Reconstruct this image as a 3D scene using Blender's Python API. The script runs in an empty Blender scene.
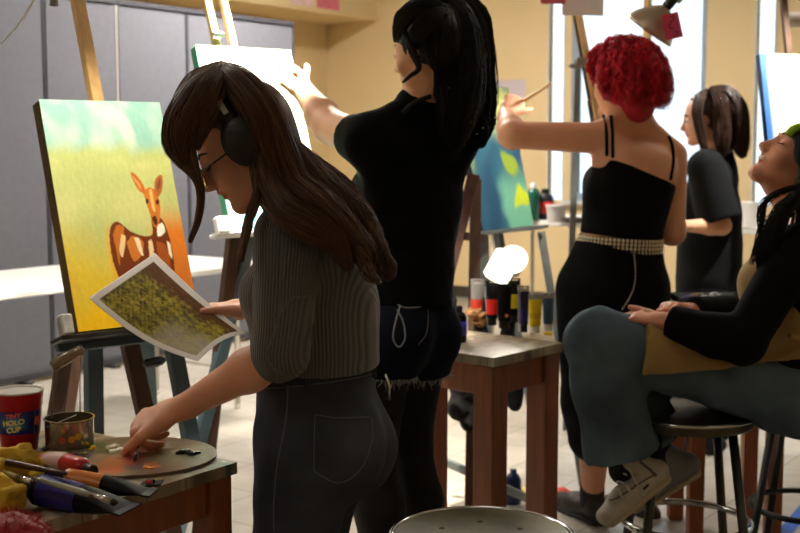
# art class at easels
FILL_E = (150, 48, 14, 4, 7, 2); SP1 = 42; SP2 = 550; SP3 = 30; SKY = 2.3; SUN = .8; EXPO = 0.40; FSTOP = 6.3
import bpy, math, random
import numpy as np
from mathutils import Vector, Matrix
C = bpy.context.scene.collection
V = lambda *a: np.array(a if len(a) > 1 else a[0], dtype=float)
def unit(v):
    v = np.asarray(v, float); return v / (np.linalg.norm(v) + 1e-12)
# ------------------------------------------------------------------ camera
F = 1200.0; CAMZ = 1.33; TH = math.atan(121 / F)
_f = V(0, math.cos(TH), -math.sin(TH)); _u = V(0, math.sin(TH), math.cos(TH)); _r = V(1, 0, 0)
def ray(px, py):
    return _f + _r * ((px - 400) / F) - _u * ((py - 266.5) / F)
def P(px, py, d):                    # point seen at px, py at ground distance d
    r = ray(px, py); return V(0, 0, CAMZ) + r * (d / r[1])
def Z(px, py, z):                    # point seen at px, py at height z
    r = ray(px, py); return V(0, 0, CAMZ) + r * ((z - CAMZ) / r[2])
def PP(l): return [P(*a) for a in l]
# ------------------------------------------------------------------ materials
MATS = {}
def lin(c):
    return tuple(((x / 255) / 12.92 if x / 255 <= .04045 else ((x / 255 + .055) / 1.055) ** 2.4) for x in c)
def mat(name, col, rough=.6, metal=0, spec=.5, var=0, vscale=20, bump=0, bscale=60, bdist=.002, emit=None, estr=1,
        attr=None, wave=None, wave_amt=.3, sheen=0, trans=0, ior=1.45, alpha=1, stretch=(1, 1, 1), wave_col=None, coat=0, sub=0):
    if name in MATS: return MATS[name]
    m = bpy.data.materials.new(name); m.use_nodes = True
    nt = m.node_tree; N = nt.nodes; L = nt.links
    b = N['Principled BSDF']
    c = lin(col)
    b.inputs['Base Color'].default_value = (*c, 1)
    b.inputs['Roughness'].default_value = rough; b.inputs['Metallic'].default_value = metal
    b.inputs['Specular IOR Level'].default_value = spec
    b.inputs['Transmission Weight'].default_value = trans; b.inputs['IOR'].default_value = ior
    b.inputs['Alpha'].default_value = alpha; b.inputs['Sheen Weight'].default_value = sheen
    b.inputs['Coat Weight'].default_value = coat
    if sub:
        b.inputs['Subsurface Weight'].default_value = sub
        b.inputs['Subsurface Radius'].default_value = (.02, .008, .004); b.inputs['Subsurface Scale'].default_value = .5
    tc = N.new('ShaderNodeTexCoord'); mp = N.new('ShaderNodeMapping'); L.new(tc.outputs['Object'], mp.inputs[0])
    mp.inputs['Scale'].default_value = stretch
    src = None
    if attr:
        a = N.new('ShaderNodeAttribute'); a.attribute_name = attr; src = a.outputs['Color']
    if var:
        n = N.new('ShaderNodeTexNoise'); n.inputs['Scale'].default_value = vscale; n.inputs['Detail'].default_value = 5
        L.new(mp.outputs[0], n.inputs['Vector'])
        r = N.new('ShaderNodeMapRange'); r.inputs[1].default_value = .3; r.inputs[2].default_value = .7
        r.inputs[3].default_value = 1 - var; r.inputs[4].default_value = 1 + var
        L.new(n.outputs['Fac'], r.inputs[0])
        mx = N.new('ShaderNodeVectorMath'); mx.operation = 'SCALE'
        if src: L.new(src, mx.inputs[0])
        else: mx.inputs[0].default_value = c
        L.new(r.outputs[0], mx.inputs['Scale']); src = mx.outputs[0]
    hs = []
    if wave:
        w = N.new('ShaderNodeTexWave'); w.wave_type = 'BANDS'; w.bands_direction = wave[0]; w.inputs['Scale'].default_value = wave[1]
        w.inputs['Distortion'].default_value = wave[2] if len(wave) > 2 else 0
        w.inputs['Detail'].default_value = 2; L.new(mp.outputs[0], w.inputs['Vector'])
        hs.append((w.outputs['Fac'], wave_amt))
        if wave_col:
            mm = N.new('ShaderNodeMix'); mm.data_type = 'RGBA'
            L.new(w.outputs['Fac'], mm.inputs['Factor'])
            if src: L.new(src, mm.inputs[6])
            else: mm.inputs[6].default_value = (*c, 1)
            mm.inputs[7].default_value = (*lin(wave_col), 1); src = mm.outputs[2]
    if src: L.new(src, b.inputs['Base Color'])
    if bump:
        n2 = N.new('ShaderNodeTexNoise'); n2.inputs['Scale'].default_value = bscale; n2.inputs['Detail'].default_value = 4
        L.new(mp.outputs[0], n2.inputs['Vector']); hs.append((n2.outputs['Fac'], bump))
    prev = None
    for s, amt in hs:
        bp = N.new('ShaderNodeBump'); bp.inputs['Strength'].default_value = amt; bp.inputs['Distance'].default_value = bdist
        L.new(s, bp.inputs['Height'])
        if prev: L.new(prev, bp.inputs['Normal'])
        prev = bp.outputs[0]
    if prev: L.new(prev, b.inputs['Normal'])
    if emit:
        b.inputs['Emission Color'].default_value = (*lin(emit), 1); b.inputs['Emission Strength'].default_value = estr
    MATS[name] = m; return m
# ------------------------------------------------------------------ objects
def wloc(o):
    l = V(0, 0, 0)
    while o: l = l + V(*o.location); o = o.parent
    return l
def link(o, parent=None, label=None, cat=None, group=None, kind=None):
    C.objects.link(o); o.parent = parent
    for k, v in (('label', label), ('category', cat), ('group', group), ('kind', kind)):
        if v: o[k] = v
    return o
def thing(name, label, cat, loc, group=None):
    o = bpy.data.objects.new(name, None); o.location = tuple(loc); o.empty_display_size = .05
    return link(o, None, label, cat, group)
def mesh(name, vs, fs, m, parent=None, label=None, cat=None, group=None, kind=None, loc=None, smooth=False, cols=None, mats=None, mi=None, auto=None):
    vs = np.asarray(vs, float).reshape(-1, 3)
    if parent is not None: base = wloc(parent); off = base
    else: off = V(0, 0, 0) if loc is None else np.asarray(loc, float)
    me = bpy.data.meshes.new(name)
    if isinstance(fs, np.ndarray):
        n, k = fs.shape
        me.vertices.add(len(vs)); me.vertices.foreach_set('co', (vs - off).astype(np.float32).ravel())
        me.loops.add(n * k); me.loops.foreach_set('vertex_index', fs.astype(np.int32).ravel())
        me.polygons.add(n); me.polygons.foreach_set('loop_start', np.arange(0, n * k, k, dtype=np.int32))
        me.update(calc_edges=True)
    else:
        me.from_pydata([tuple(v) for v in (vs - off)], [], [tuple(int(i) for i in f) for f in fs]); me.update()
    if smooth: me.polygons.foreach_set('use_smooth', [True] * len(me.polygons))
    if auto: 
        me.polygons.foreach_set('use_smooth', [True] * len(me.polygons))
        me.set_sharp_from_angle(angle=math.radians(auto))
    for mm in (mats or [m]): me.materials.append(mm)
    if mi is not None: me.polygons.foreach_set('material_index', np.asarray(mi, np.int32))
    if cols is not None:
        ca = me.color_attributes.new('Col', 'FLOAT_COLOR', 'POINT')
        c4 = np.ones((len(vs), 4), np.float32); c4[:, :3] = cols; ca.data.foreach_set('color', c4.ravel())
    o = bpy.data.objects.new(name, me)
    if parent is None: o.location = tuple(off)
    return link(o, parent, label, cat, group, kind)
class MB:
    def __init__(s): s.v = []; s.f = []; s.mi = []; s.m = 0
    def add(s, vs, fs):
        n = len(s.v); s.v += [tuple(v) for v in vs]; s.f += [tuple(i + n for i in f) for f in fs]; s.mi += [s.m] * len(fs); return s
    def box(s, c, sz, ax=None, bev=0):
        c = np.asarray(c, float); ax = np.eye(3) if ax is None else np.array([unit(a) for a in ax]); h = np.asarray(sz, float) / 2
        if not bev:
            vs = [c + ax[0] * h[0] * x + ax[1] * h[1] * y + ax[2] * h[2] * z for x in (-1, 1) for y in (-1, 1) for z in (-1, 1)]
            return s.add(vs, [(0, 1, 3, 2), (4, 6, 7, 5), (0, 4, 5, 1), (2, 3, 7, 6), (0, 2, 6, 4), (1, 5, 7, 3)])
        b = min(bev, h.min() * .9); vs = []; idx = {}
        for x in (-1, 1):
            for y in (-1, 1):
                for z in (-1, 1):
                    for k in range(3):
                        q = V(x * (h[0] - (0 if k == 0 else b)), y * (h[1] - (0 if k == 1 else b)), z * (h[2] - (0 if k == 2 else b)))
                        idx[(x, y, z, k)] = len(vs); vs.append(c + ax[0] * q[0] + ax[1] * q[1] + ax[2] * q[2])
        fs = []
        for x in (-1, 1):
            q = [(x, -1, -1, 0), (x, 1, -1, 0), (x, 1, 1, 0), (x, -1, 1, 0)]; fs.append([idx[i] for i in (q if x > 0 else q[::-1])])
            q = [(-1, x, -1, 1), (1, x, -1, 1), (1, x, 1, 1), (-1, x, 1, 1)]; fs.append([idx[i] for i in (q[::-1] if x > 0 else q)])
            q = [(-1, -1, x, 2), (1, -1, x, 2), (1, 1, x, 2), (-1, 1, x, 2)]; fs.append([idx[i] for i in (q if x > 0 else q[::-1])])
        for a in (-1, 1):
            for d in (-1, 1):
                fs.append([idx[(a, d, -1, 0)], idx[(a, d, 1, 0)], idx[(a, d, 1, 1)], idx[(a, d, -1, 1)]][::(-1 if a * d > 0 else 1)])
                fs.append([idx[(a, -1, d, 0)], idx[(a, 1, d, 0)], idx[(a, 1, d, 2)], idx[(a, -1, d, 2)]][::(1 if a * d > 0 else -1)])
                fs.append([idx[(-1, a, d, 1)], idx[(1, a, d, 1)], idx[(1, a, d, 2)], idx[(-1, a, d, 2)]][::(-1 if a * d > 0 else 1)])
        for x in (-1, 1):
            for y in (-1, 1):
                for z in (-1, 1):
                    t = [idx[(x, y, z, k)] for k in range(3)]; fs.append(t if x * y * z > 0 else t[::-1])
        return s.add(vs, fs)
    def bar(s, a, b, w, t, side=(1, 0, 0), bev=.002):
        a = np.asarray(a, float); b = np.asarray(b, float); d = unit(b - a); sd = np.asarray(side, float); sd = unit(sd - d * sd.dot(d)); n = np.cross(d, sd)
        return s.box((a + b) / 2, (w, t, np.linalg.norm(b - a)), (sd, n, d), bev)
    def tube(s, pts, r, n=12, caps=True, closed=False, sx=1, up=None):
        pts = [np.asarray(p, float) for p in pts]; m = len(pts); rr = r if hasattr(r, '__len__') else [r] * m
        vs = []; ref = None; fs = []
        for i, p in enumerate(pts):
            if closed: t = unit(pts[(i + 1) % m] - pts[i - 1])
            else: t = unit(pts[min(i + 1, m - 1)] - pts[max(i - 1, 0)])
            if ref is None:
                ref = np.asarray(up, float) if up is not None else (V(0, 0, 1) if abs(t[2]) < .9 else V(1, 0, 0))
            x = unit(ref - t * ref.dot(t)); y = np.cross(t, x); ref = x
            for k in range(n):
                a = 2 * math.pi * k / n; vs.append(p + (x * math.cos(a) + y * math.sin(a) * sx) * rr[i])
        for i in range(m if closed else m - 1):
            j = (i + 1) % m
            for k in range(n):
                l = (k + 1) % n; fs.append((i * n + k, i * n + l, j * n + l, j * n + k))
        if caps and not closed: fs.append(tuple(range(n))[::-1]); fs.append(tuple((m - 1) * n + k for k in range(n)))
        return s.add(vs, fs)
    def lathe(s, c, prof, n=32, axis=(0, 0, 1), side=None, sx=1, sy=1, cp=True):
        c = np.asarray(c, float); z = unit(axis); ref = V(1, 0, 0) if side is None else np.asarray(side, float)
        if abs(unit(ref).dot(z)) > .95: ref = V(0, 1, 0)
        x = unit(ref - z * ref.dot(z)); y = np.cross(z, x); vs = []; fs = []
        for (r, h) in prof:
            for k in range(n):
                a = 2 * math.pi * k / n; vs.append(c + z * h + (x * math.cos(a) * sx + y * math.sin(a) * sy) * r)
        for i in range(len(prof) - 1):
            for k in range(n):
                l = (k + 1) % n; fs.append((i * n + k, i * n + l, (i + 1) * n + l, (i + 1) * n + k))
        if cp and prof[0][0] > 1e-5: fs.append(tuple(range(n))[::-1])
        if cp and prof[-1][0] > 1e-5: fs.append(tuple((len(prof) - 1) * n + k for k in range(n)))
        return s.add(vs, fs)
    def prism(s, poly, n, t):        # polygon (3d points) extruded along n by t
        n = np.asarray(n, float) * t; k = len(poly); a = [np.asarray(p, float) for p in poly]
        return s.add(a + [p + n for p in a], [tuple(range(k))[::-1], tuple(range(k, 2 * k))] + [(i, (i + 1) % k, (i + 1) % k + k, i + k) for i in range(k)])
    def build(s, name, m, parent=None, label=None, cat=None, group=None, kind=None, loc=None, smooth=False, auto=None, mats=None):
        if parent is None and loc is None:
            a = np.array(s.v); loc = V((a[:, 0].min() + a[:, 0].max()) / 2, (a[:, 1].min() + a[:, 1].max()) / 2, a[:, 2].min()) if kind != 'structure' else V(0, 0, 0)
        return mesh(name, s.v, s.f, m, parent, label, cat, group, kind, loc, smooth, auto=auto, mats=mats, mi=s.mi if mats else None)
def grid_sheet(fn, nu, nv, thick, flip=False):     # fn(u,v)->(N,3) ; closed slab
    u, v = np.meshgrid(np.linspace(0, 1, nu), np.linspace(0, 1, nv), indexing='ij'); u = u.ravel(); v = v.ravel()
    p = fn(u, v); e = 1e-3; n = np.cross(fn(u + e, v) - p, fn(u, v + e) - p); n /= np.linalg.norm(n, axis=1)[:, None] + 1e-12
    vs = np.vstack([p, p - n * thick]); k = nu * nv; fs = []
    I = lambda i, j: i * nv + j
    for i in range(nu - 1):
        for j in range(nv - 1):
            q = (I(i, j), I(i + 1, j), I(i + 1, j + 1), I(i, j + 1)); fs.append(q); fs.append(tuple(a + k for a in q[::-1]))
    ring = [I(i, 0) for i in range(nu)] + [I(nu - 1, j) for j in range(1, nv)] + [I(i, nv - 1) for i in range(nu - 2, -1, -1)] + [I(0, j) for j in range(nv - 2, 0, -1)]
    for a in range(len(ring)):
        b = ring[(a + 1) % len(ring)]; fs.append((ring[a], ring[a] + k, b + k, b))
    return vs, fs, u, v
def catmull(pts, n):
    p = [np.asarray(a, float) for a in pts]; p = [2 * p[0] - p[1]] + p + [2 * p[-1] - p[-2]]; m = len(p) - 3; out = []
    for k in range(n):
        t = k / (n - 1) * m; i = min(int(t), m - 1); t -= i; a, b, c, d = p[i:i + 4]
        out.append(.5 * ((2 * b) + (-a + c) * t + (2 * a - 5 * b + 4 * c - d) * t * t + (-a + 3 * b - 3 * c + d) * t ** 3))
    return np.array(out)
def snoise(p, f, seed=0):
    r = np.random.RandomState(seed); o = np.zeros(len(p)); q = p * f
    q = q + .8 * np.sin(q[:, [1, 2, 0]] * 1.3 + r.rand(3) * 6)
    for _ in range(5):
        k = r.normal(size=3); o += np.sin(q @ k + r.rand() * 6.28)
    return o / 5
# ------------------------------------------------------------------ implicit bodies
class SDF:
    def __init__(s): s.p = []
    def seg(s, a, b, ra, rb, k=.02, w=None, fa=1., fb=1., cap=0, sub=False):
        # tapered segment; w = width axis, fa / fb = thickness of the other axis as a share of the width; cap 1: flat end at b, 2: both
        s.p.append(('seg', np.asarray(a, float), np.asarray(b, float), ra, rb, k, None if w is None else np.asarray(w, float), fa, fb, cap, sub)); return s
    def ell(s, c, r, ax=None, k=.02, sub=False):
        s.p.append(('ell', np.asarray(c, float), np.asarray(r, float), np.eye(3) if ax is None else np.array([unit(a) for a in ax]), k, sub)); return s
    def box(s, c, h, ax=None, k=.01, sub=False, rnd=.0):
        s.p.append(('box', np.asarray(c, float), np.asarray(h, float), np.eye(3) if ax is None else np.array([unit(a) for a in ax]), k, sub, rnd)); return s
    def plane(s, c, n, k=.004):      # keeps the side n points away from
        s.p.append(('pl', np.asarray(c, float), unit(n), k)); return s
    def chain(s, pts, rs, k=.02, **kw):
        for i in range(len(pts) - 1): s.seg(pts[i], pts[i + 1], rs[i], rs[i + 1], k, **kw)
        return s
    def bbox(s, q):
        if q[0] == 'seg':
            m = max(q[3], q[4]); m *= max(1, q[7], q[8]); return np.minimum(q[1], q[2]) - m, np.maximum(q[1], q[2]) + m
        m = q[2].max() if q[0] == 'ell' else np.linalg.norm(q[2]); return q[1] - m, q[1] + m
    def polygonize(s, h, grow=0):
        adds = [q for q in s.p if q[0] != 'pl' and not (q[5] if q[0] != 'seg' else q[10])]
        lo = np.min([s.bbox(q)[0] for q in adds], 0) - 3 * h - grow; hi = np.max([s.bbox(q)[1] for q in adds], 0) + 3 * h + grow
        n = np.ceil((hi - lo) / h).astype(int) + 1; G = np.full(n, .5, np.float32)
        ax = [(lo[i] + h * np.arange(n[i])).astype(np.float32) for i in range(3)]
        for q in s.p:
            if q[0] == 'pl':
                c, nn, k = q[1:]
                d = ((ax[0] - c[0]) * nn[0])[:, None, None] + ((ax[1] - c[1]) * nn[1])[None, :, None] + ((ax[2] - c[2]) * nn[2])[None, None, :]
                hh = np.clip(.5 - .5 * (G - d) / k, 0, 1) if k else 0
                G = G * (1 - hh) + d * hh + k * hh * (1 - hh); continue
            k = q[5] if q[0] == 'seg' else q[4]; sub = q[10] if q[0] == 'seg' else q[5]
            b0, b1 = s.bbox(q); mg = k + 3 * h + grow
            i0 = np.clip(np.floor((b0 - mg - lo) / h).astype(int), 0, n); i1 = np.clip(np.ceil((b1 + mg - lo) / h).astype(int) + 1, 0, n)
            if (i1 <= i0).any(): continue
            X = ax[0][i0[0]:i1[0]][:, None, None]; Y = ax[1][i0[1]:i1[1]][None, :, None]; W = ax[2][i0[2]:i1[2]][None, None, :]
            c = q[1]; x = X - c[0]; y = Y - c[1]; z = W - c[2]
            if q[0] == 'seg':
                _, a, b, ra, rb, k, w, fa, fb, cap, sub = q
                L = np.linalg.norm(b - a) + 1e-9; t = (b - a) / L
                al = x * t[0] + y * t[1] + z * t[2]; tt = np.clip(al / L, 0, 1)
                rad = ra + (rb - ra) * tt
                if w is None:
                    ex = x - tt * L * t[0]; ey = y - tt * L * t[1]; ez = z - tt * L * t[2]
                    if cap:
                        ac = np.maximum(al, 0) if cap == 1 else al; ex = x - ac * t[0]; ey = y - ac * t[1]; ez = z - ac * t[2]
                    d = np.sqrt(ex * ex + ey * ey + ez * ez) - rad
                else:
                    wa = unit(w - t * w.dot(t)); da = np.cross(t, wa)
                    ew = x * wa[0] + y * wa[1] + z * wa[2]; ed = x * da[0] + y * da[1] + z * da[2]; el = (np.minimum(al, 0) if cap == 1 else 0) if cap else al - tt * L
                    rd = rad * (fa + (fb - fa) * tt); rl = np.minimum(rad, rd)
                    k0 = np.sqrt((ew / rad) ** 2 + (ed / rd) ** 2 + (el / rl) ** 2) + 1e-6
                    k1 = np.sqrt((ew / rad ** 2) ** 2 + (ed / rd ** 2) ** 2 + (el / rl ** 2) ** 2) + 1e-6
                    d = k0 * (k0 - 1) / k1
                if cap: d = np.maximum(d, al - L)
                if cap == 2: d = np.maximum(d, -al)
            elif q[0] == 'ell':
                r = q[2]; A = q[3]
                u = [x * A[i][0] + y * A[i][1] + z * A[i][2] for i in range(3)]
                k0 = np.sqrt(sum((u[i] / r[i]) ** 2 for i in range(3))) + 1e-6; k1 = np.sqrt(sum((u[i] / r[i] ** 2) ** 2 for i in range(3))) + 1e-6
                d = k0 * (k0 - 1) / k1
            else:
                A = q[3]; r = q[2]; u = [np.abs(x * A[i][0] + y * A[i][1] + z * A[i][2]) - r[i] + q[6] for i in range(3)]
                d = np.sqrt(sum(np.maximum(a, 0) ** 2 for a in u)) + np.minimum(np.maximum(np.maximum(u[0], u[1]), u[2]), 0) - q[6]
            sl = (slice(i0[0], i1[0]), slice(i0[1], i1[1]), slice(i0[2], i1[2])); g = G[sl]; k = max(k, 1e-4)
            if sub:
                d = -d - 0; hh = np.clip(.5 - .5 * (g - d) / k, 0, 1); G[sl] = g * (1 - hh) + d * hh + k * hh * (1 - hh)
            else:
                d = d - grow; hh = np.clip(.5 + .5 * (d - g) / k, 0, 1); G[sl] = d * (1 - hh) + g * hh - k * hh * (1 - hh)
        # surface nets
        S = G < 0
        cnt = np.zeros(n - 1, np.int8)
        for dx in (0, 1):
            for dy in (0, 1):
                for dz in (0, 1): cnt += S[dx:n[0] - 1 + dx, dy:n[1] - 1 + dy, dz:n[2] - 1 + dz]
        I = np.argwhere((cnt > 0) & (cnt < 8)); idx = np.full(n - 1, -1, np.int32); idx[tuple(I.T)] = np.arange(len(I))
        acc = np.zeros((len(I), 3)); num = np.zeros(len(I))
        cor = [(a, b, c) for a in (0, 1) for b in (0, 1) for c in (0, 1)]
        val = {c: G[I[:, 0] + c[0], I[:, 1] + c[1], I[:, 2] + c[2]] for c in cor}
        for c in cor:
            for a in range(3):
                if c[a] == 0:
                    e = list(c); e[a] = 1; e = tuple(e); v0 = val[c]; v1 = val[e]; m = (v0 < 0) != (v1 < 0)
                    t = np.where(m, v0 / np.where(m, v0 - v1, 1), 0); p = np.tile(np.array(c, float), (len(I), 1)); p[:, a] += t
                    acc += p * m[:, None]; num += m
        vs = lo + h * (I + acc / num[:, None]); fs = []
        for a in range(3):
            b, c = [(1, 2), (2, 0), (0, 1)][a]
            s0 = [slice(1, -1)] * 3; s1 = [slice(1, -1)] * 3; s0[a] = slice(0, -1); s1[a] = slice(1, None)
            m = S[tuple(s0)] != S[tuple(s1)]; E = np.argwhere(m)
            if not len(E): continue
            off = np.array([1, 1, 1]); off[a] = 0; E = E + off
            ins = S[E[:, 0], E[:, 1], E[:, 2]]
            def cell(db, dc):
                q = E.copy(); q[:, b] -= db; q[:, c] -= dc; return idx[q[:, 0], q[:, 1], q[:, 2]]
            Q = np.stack([cell(1, 1), cell(0, 1), cell(0, 0), cell(1, 0)], 1); Q[~ins] = Q[~ins][:, ::-1]; fs.append(Q)
        return vs, np.vstack(fs)
def vnormals(vs, fs):
    n = np.cross(vs[fs[:, 2]] - vs[fs[:, 0]], vs[fs[:, 3]] - vs[fs[:, 1]]); o = np.zeros_like(vs)
    for k in range(4): np.add.at(o, fs[:, k], n)
    return o / (np.linalg.norm(o, axis=1)[:, None] + 1e-12)
def smooth_mesh(vs, fs, it=1):
    for _ in range(it):
        acc = np.zeros_like(vs); cn = np.zeros(len(vs))
        for a, b in ((0, 1), (1, 2), (2, 3), (3, 0)):
            np.add.at(acc, fs[:, a], vs[fs[:, b]]); np.add.at(acc, fs[:, b], vs[fs[:, a]]); np.add.at(cn, fs[:, a], 1); np.add.at(cn, fs[:, b], 1)
        vs = vs * .5 + .5 * acc / cn[:, None]
    return vs
def sdf_mesh(sdf, h, name, m, parent=None, wr=0, wf=30, seed=1, it=1, wdir=(1, 1, 1), colfn=None, base=None, **kw):
    vs, fs = sdf.polygonize(h); vs = smooth_mesh(vs, fs, it)
    if wr:
        nn = vnormals(vs, fs); q = vs * V(*wdir); vs = vs + nn * (wr * (snoise(q, wf, seed) + .5 * snoise(q, wf * 2.3, seed + 7)))[:, None]
    cols = colfn(vs) if colfn else None
    return mesh(name, vs, fs, m, parent, smooth=True, cols=cols, loc=base, **kw)
# ------------------------------------------------------------------ hair strands
def strands(bundles, seed=0, r=.0009, seg=18, core=True):
    """bundle = (points, radii, count, wave amplitude, wave count)"""
    rs = np.random.RandomState(seed); VS = []; FS = []; CO = []; nv = 0
    for bi, (pts, rad, cnt, amp, wf) in enumerate(bundles):
        M = seg; p = catmull(pts, M); rr = np.interp(np.linspace(0, 1, M), np.linspace(0, 1, len(rad)), rad)
        t = np.gradient(p, axis=0); t /= np.linalg.norm(t, axis=1)[:, None] + 1e-9
        fr = []; ref = V(0.3, 1, .1)
        for i in range(M):
            x = unit(ref - t[i] * ref.dot(t[i])); fr.append((x, np.cross(t[i], x))); ref = x
        X = np.array([f[0] for f in fr]); Y = np.array([f[1] for f in fr])
        if core:
            n = 10; ang = np.arange(n) / n * 2 * math.pi
            tv = p[:, None, :] + (X[:, None, :] * np.cos(ang)[None, :, None] + Y[:, None, :] * np.sin(ang)[None, :, None]) * (rr * .82 * np.sin(np.linspace(.25, 1.0, M) * math.pi * .93) ** .5)[:, None, None]
            VS.append(tv.reshape(-1, 3)); i = np.arange(M - 1)[:, None]; k = np.arange(n)[None, :]; kk = (k + 1) % n
            FS.append(np.stack([i * n + k + 0 * kk, i * n + kk, (i + 1) * n + kk, (i + 1) * n + k + 0 * kk], -1).reshape(-1, 4) + nv); nv += M * n
            CO.append(np.full(M * n, .55))
        if cnt:
            a = rs.rand(cnt) * 2 * math.pi; q = np.sqrt(rs.rand(cnt)) * .75 + .3; ph = rs.rand(cnt) * 6.28; ph2 = rs.rand(cnt) * 6.28
            tt = np.linspace(0, 1, M)[None, :]; drift = rs.normal(size=cnt) * .5
            A = a[:, None] + drift[:, None] * tt
            R = q[:, None] * rr[None, :] * (1 + .12 * np.sin(tt * 9 + ph[:, None]))
            ox = R * np.cos(A) + amp * np.sin(tt * wf * 6.28 + ph[:, None] * .6) * (.3 + .7 * tt); oy = R * np.sin(A) + amp * np.cos(tt * wf * 6.28 + ph[:, None] * .6 + .5 * ph2[:, None]) * (.3 + .7 * tt)
            ctr = p[None] + X[None] * ox[..., None] + Y[None] * oy[..., None]
            end = .82 + .18 * rs.rand(cnt); 
            tw = r * (.7 + .6 * rs.rand(cnt))[:, None] * np.clip((1.02 - tt / 1.0) * 6, .15, 1)
            an = np.arange(3) / 3 * 2 * math.pi + .5
            tv = ctr[:, :, None, :] + (X[None, :, None, :] * np.cos(an)[None, None, :, None] + Y[None, :, None, :] * np.sin(an)[None, None, :, None]) * tw[:, :, None, None]
            VS.append(tv.reshape(-1, 3)); s = np.arange(cnt)[:, None, None] * M * 3; i = np.arange(M - 1)[None, :, None] * 3; k = np.arange(3)[None, None, :]; kk = (k + 1) % 3
            FS.append(np.stack([s + i + k, s + i + kk, s + i + 3 + kk, s + i + 3 + k], -1).reshape(-1, 4) + nv); nv += cnt * M * 3
            CO.append(np.repeat(.55 + 1.1 * rs.rand(cnt) ** 1.8, M * 3))
    return np.vstack(VS), np.vstack(FS), np.concatenate(CO)
def hair(name, bundles, m, parent, base, tip=None, seed=0, r=.0009, seg=18, cap=None, core=True, **kw):
    vs, fs, co = strands(bundles, seed, r, seg, core); base = np.array(lin(base))
    if cap is not None:
        cv, cf = cap; fs = np.vstack([fs, cf + len(vs)]); vs = np.vstack([vs, cv]); co = np.concatenate([co, np.full(len(cv), .6)])
    return mesh(name, vs, fs, m, parent, smooth=True, cols=base[None] * co[:, None], **kw)
# ------------------------------------------------------------------ people
class Head:
    def __init__(s, c, f, u, H):
        s.c = np.asarray(c, float); s.f = unit(f); s.r = unit(np.cross(s.f, u)); s.u = np.cross(s.r, s.f); s.H = H; s.ax = (s.r, s.f, s.u)
    def L(s, x, y, z): return s.c + (s.r * x + s.f * y + s.u * z) * s.H
    def prims(s, S, k=.012):
        H = s.H; L = s.L; A = s.ax
        S.ell(L(0, -.07, .13), V(.335, .42, .37) * H, A, .02)
        S.ell(L(0, .10, -.10), V(.265, .275, .35) * H, A, .02)
        S.seg(L(.17, -.02, -.24), L(.05, .24, -.41), .085 * H, .07 * H, .02); S.seg(L(-.17, -.02, -.24), L(-.05, .24, -.41), .085 * H, .07 * H, .02)
        S.seg(L(-.03, .285, -.415), L(.03, .285, -.415), .075 * H, .075 * H, .015)
        for q in (-1, 1):
            S.ell(L(q * .15, .22, -.12), V(.10, .10, .10) * H, A, .02)
            S.seg(L(q * .04, .33, .075), L(q * .17, .275, .08), .045 * H, .04 * H, .012)
            S.ell(L(q * .145, .385, -.005), V(.085, .07, .055) * H, A, .012, sub=True)
            S.ell(L(q * .145, .29, -.005), V(.07, .065, .06) * H, A, .006)
            S.ell(L(q * .045, .40, -.165), V(.035, .045, .032) * H, A, .006)
            S.ell(L(q * .345, -.03, -.02), V(.03, .075, .125) * H, (A[0] + .35 * A[1] * q * -1, A[1], A[2]), .008)
            S.ell(L(q * .385, -.01, .0), V(.02, .04, .06) * H, A, .006, sub=True)
        S.seg(L(0, .34, .04), L(0, .435, -.13), .032 * H, .042 * H, .012)
        S.ell(L(0, .445, -.145), V(.042, .042, .036) * H, A, .006)
        S.ell(L(0, .32, -.25), V(.10, .05, .07) * H, A, .012)
        S.seg(L(-.065, .345, -.245), L(0, .375, -.232), .018 * H, .024 * H, .005); S.seg(L(.065, .345, -.245), L(0, .375, -.232), .018 * H, .024 * H, .005)
        S.seg(L(-.05, .345, -.285), L(.05, .345, -.285), .024 * H, .024 * H, .005); S.ell(L(0, .358, -.286), V(.04, .022, .024) * H, A, .005)
        S.seg(L(-.08, .385, -.262), L(.08, .385, -.262), .007 * H, .007 * H, .006, sub=True)
    def lipcol(s, vs, base, lip):
        q = (vs - s.L(0, .36, -.262)); x = q @ s.r / s.H; y = q @ s.f / s.H; z = q @ s.u / s.H
        m = np.clip(1.4 - np.sqrt((x / .085) ** 2 + (z / .045) ** 2 + (y / .06) ** 2) , 0, .4) / .4
        return base[None] * (1 - m[:, None]) + lip[None] * m[:, None]
    def eyes(s, parent, closed=False, brow=(60, 40, 30), mats=None):
        for q in (-1, 1):
            e = MB(); e.lathe(s.L(q * .145, .288, -.005), [(1e-6, -.072 * s.H)] + [(math.sin(a) * .072 * s.H, -math.cos(a) * .072 * s.H) for a in np.linspace(.3, 2.84, 9)] + [(1e-6, .072 * s.H)], 16, axis=s.f)
            if not closed:
                eo = e.build('eye', mat('eye_white', (225, 218, 210), .25), parent, smooth=True)
                i = MB(); i.lathe(s.L(q * .145, .288, -.005), [(.036 * s.H, .063 * s.H), (.02 * s.H, .0745 * s.H), (1e-6, .076 * s.H)], 16, axis=s.f); i.build('iris', mat('iris', (50, 30, 20), .2), eo, smooth=True)
            b = MB(); b.tube([s.L(q * .06, .375, .10), s.L(q * .13, .355, .125), s.L(q * .22, .29, .10)], [.012 * s.H, .014 * s.H, .005 * s.H], 6); b.build('eyebrow', mat('eyebrow_%d' % brow[0], brow, .8), parent, smooth=True)
            l = MB(); l.tube([s.L(q * .075, .352, -.012), s.L(q * .145, .368, -.028 if closed else .03), s.L(q * .215, .325, -.01)], .006 * s.H, 6); l.build('eyelashes', mat('eyelashes', (20, 15, 12), .8), parent, smooth=True)
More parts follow.
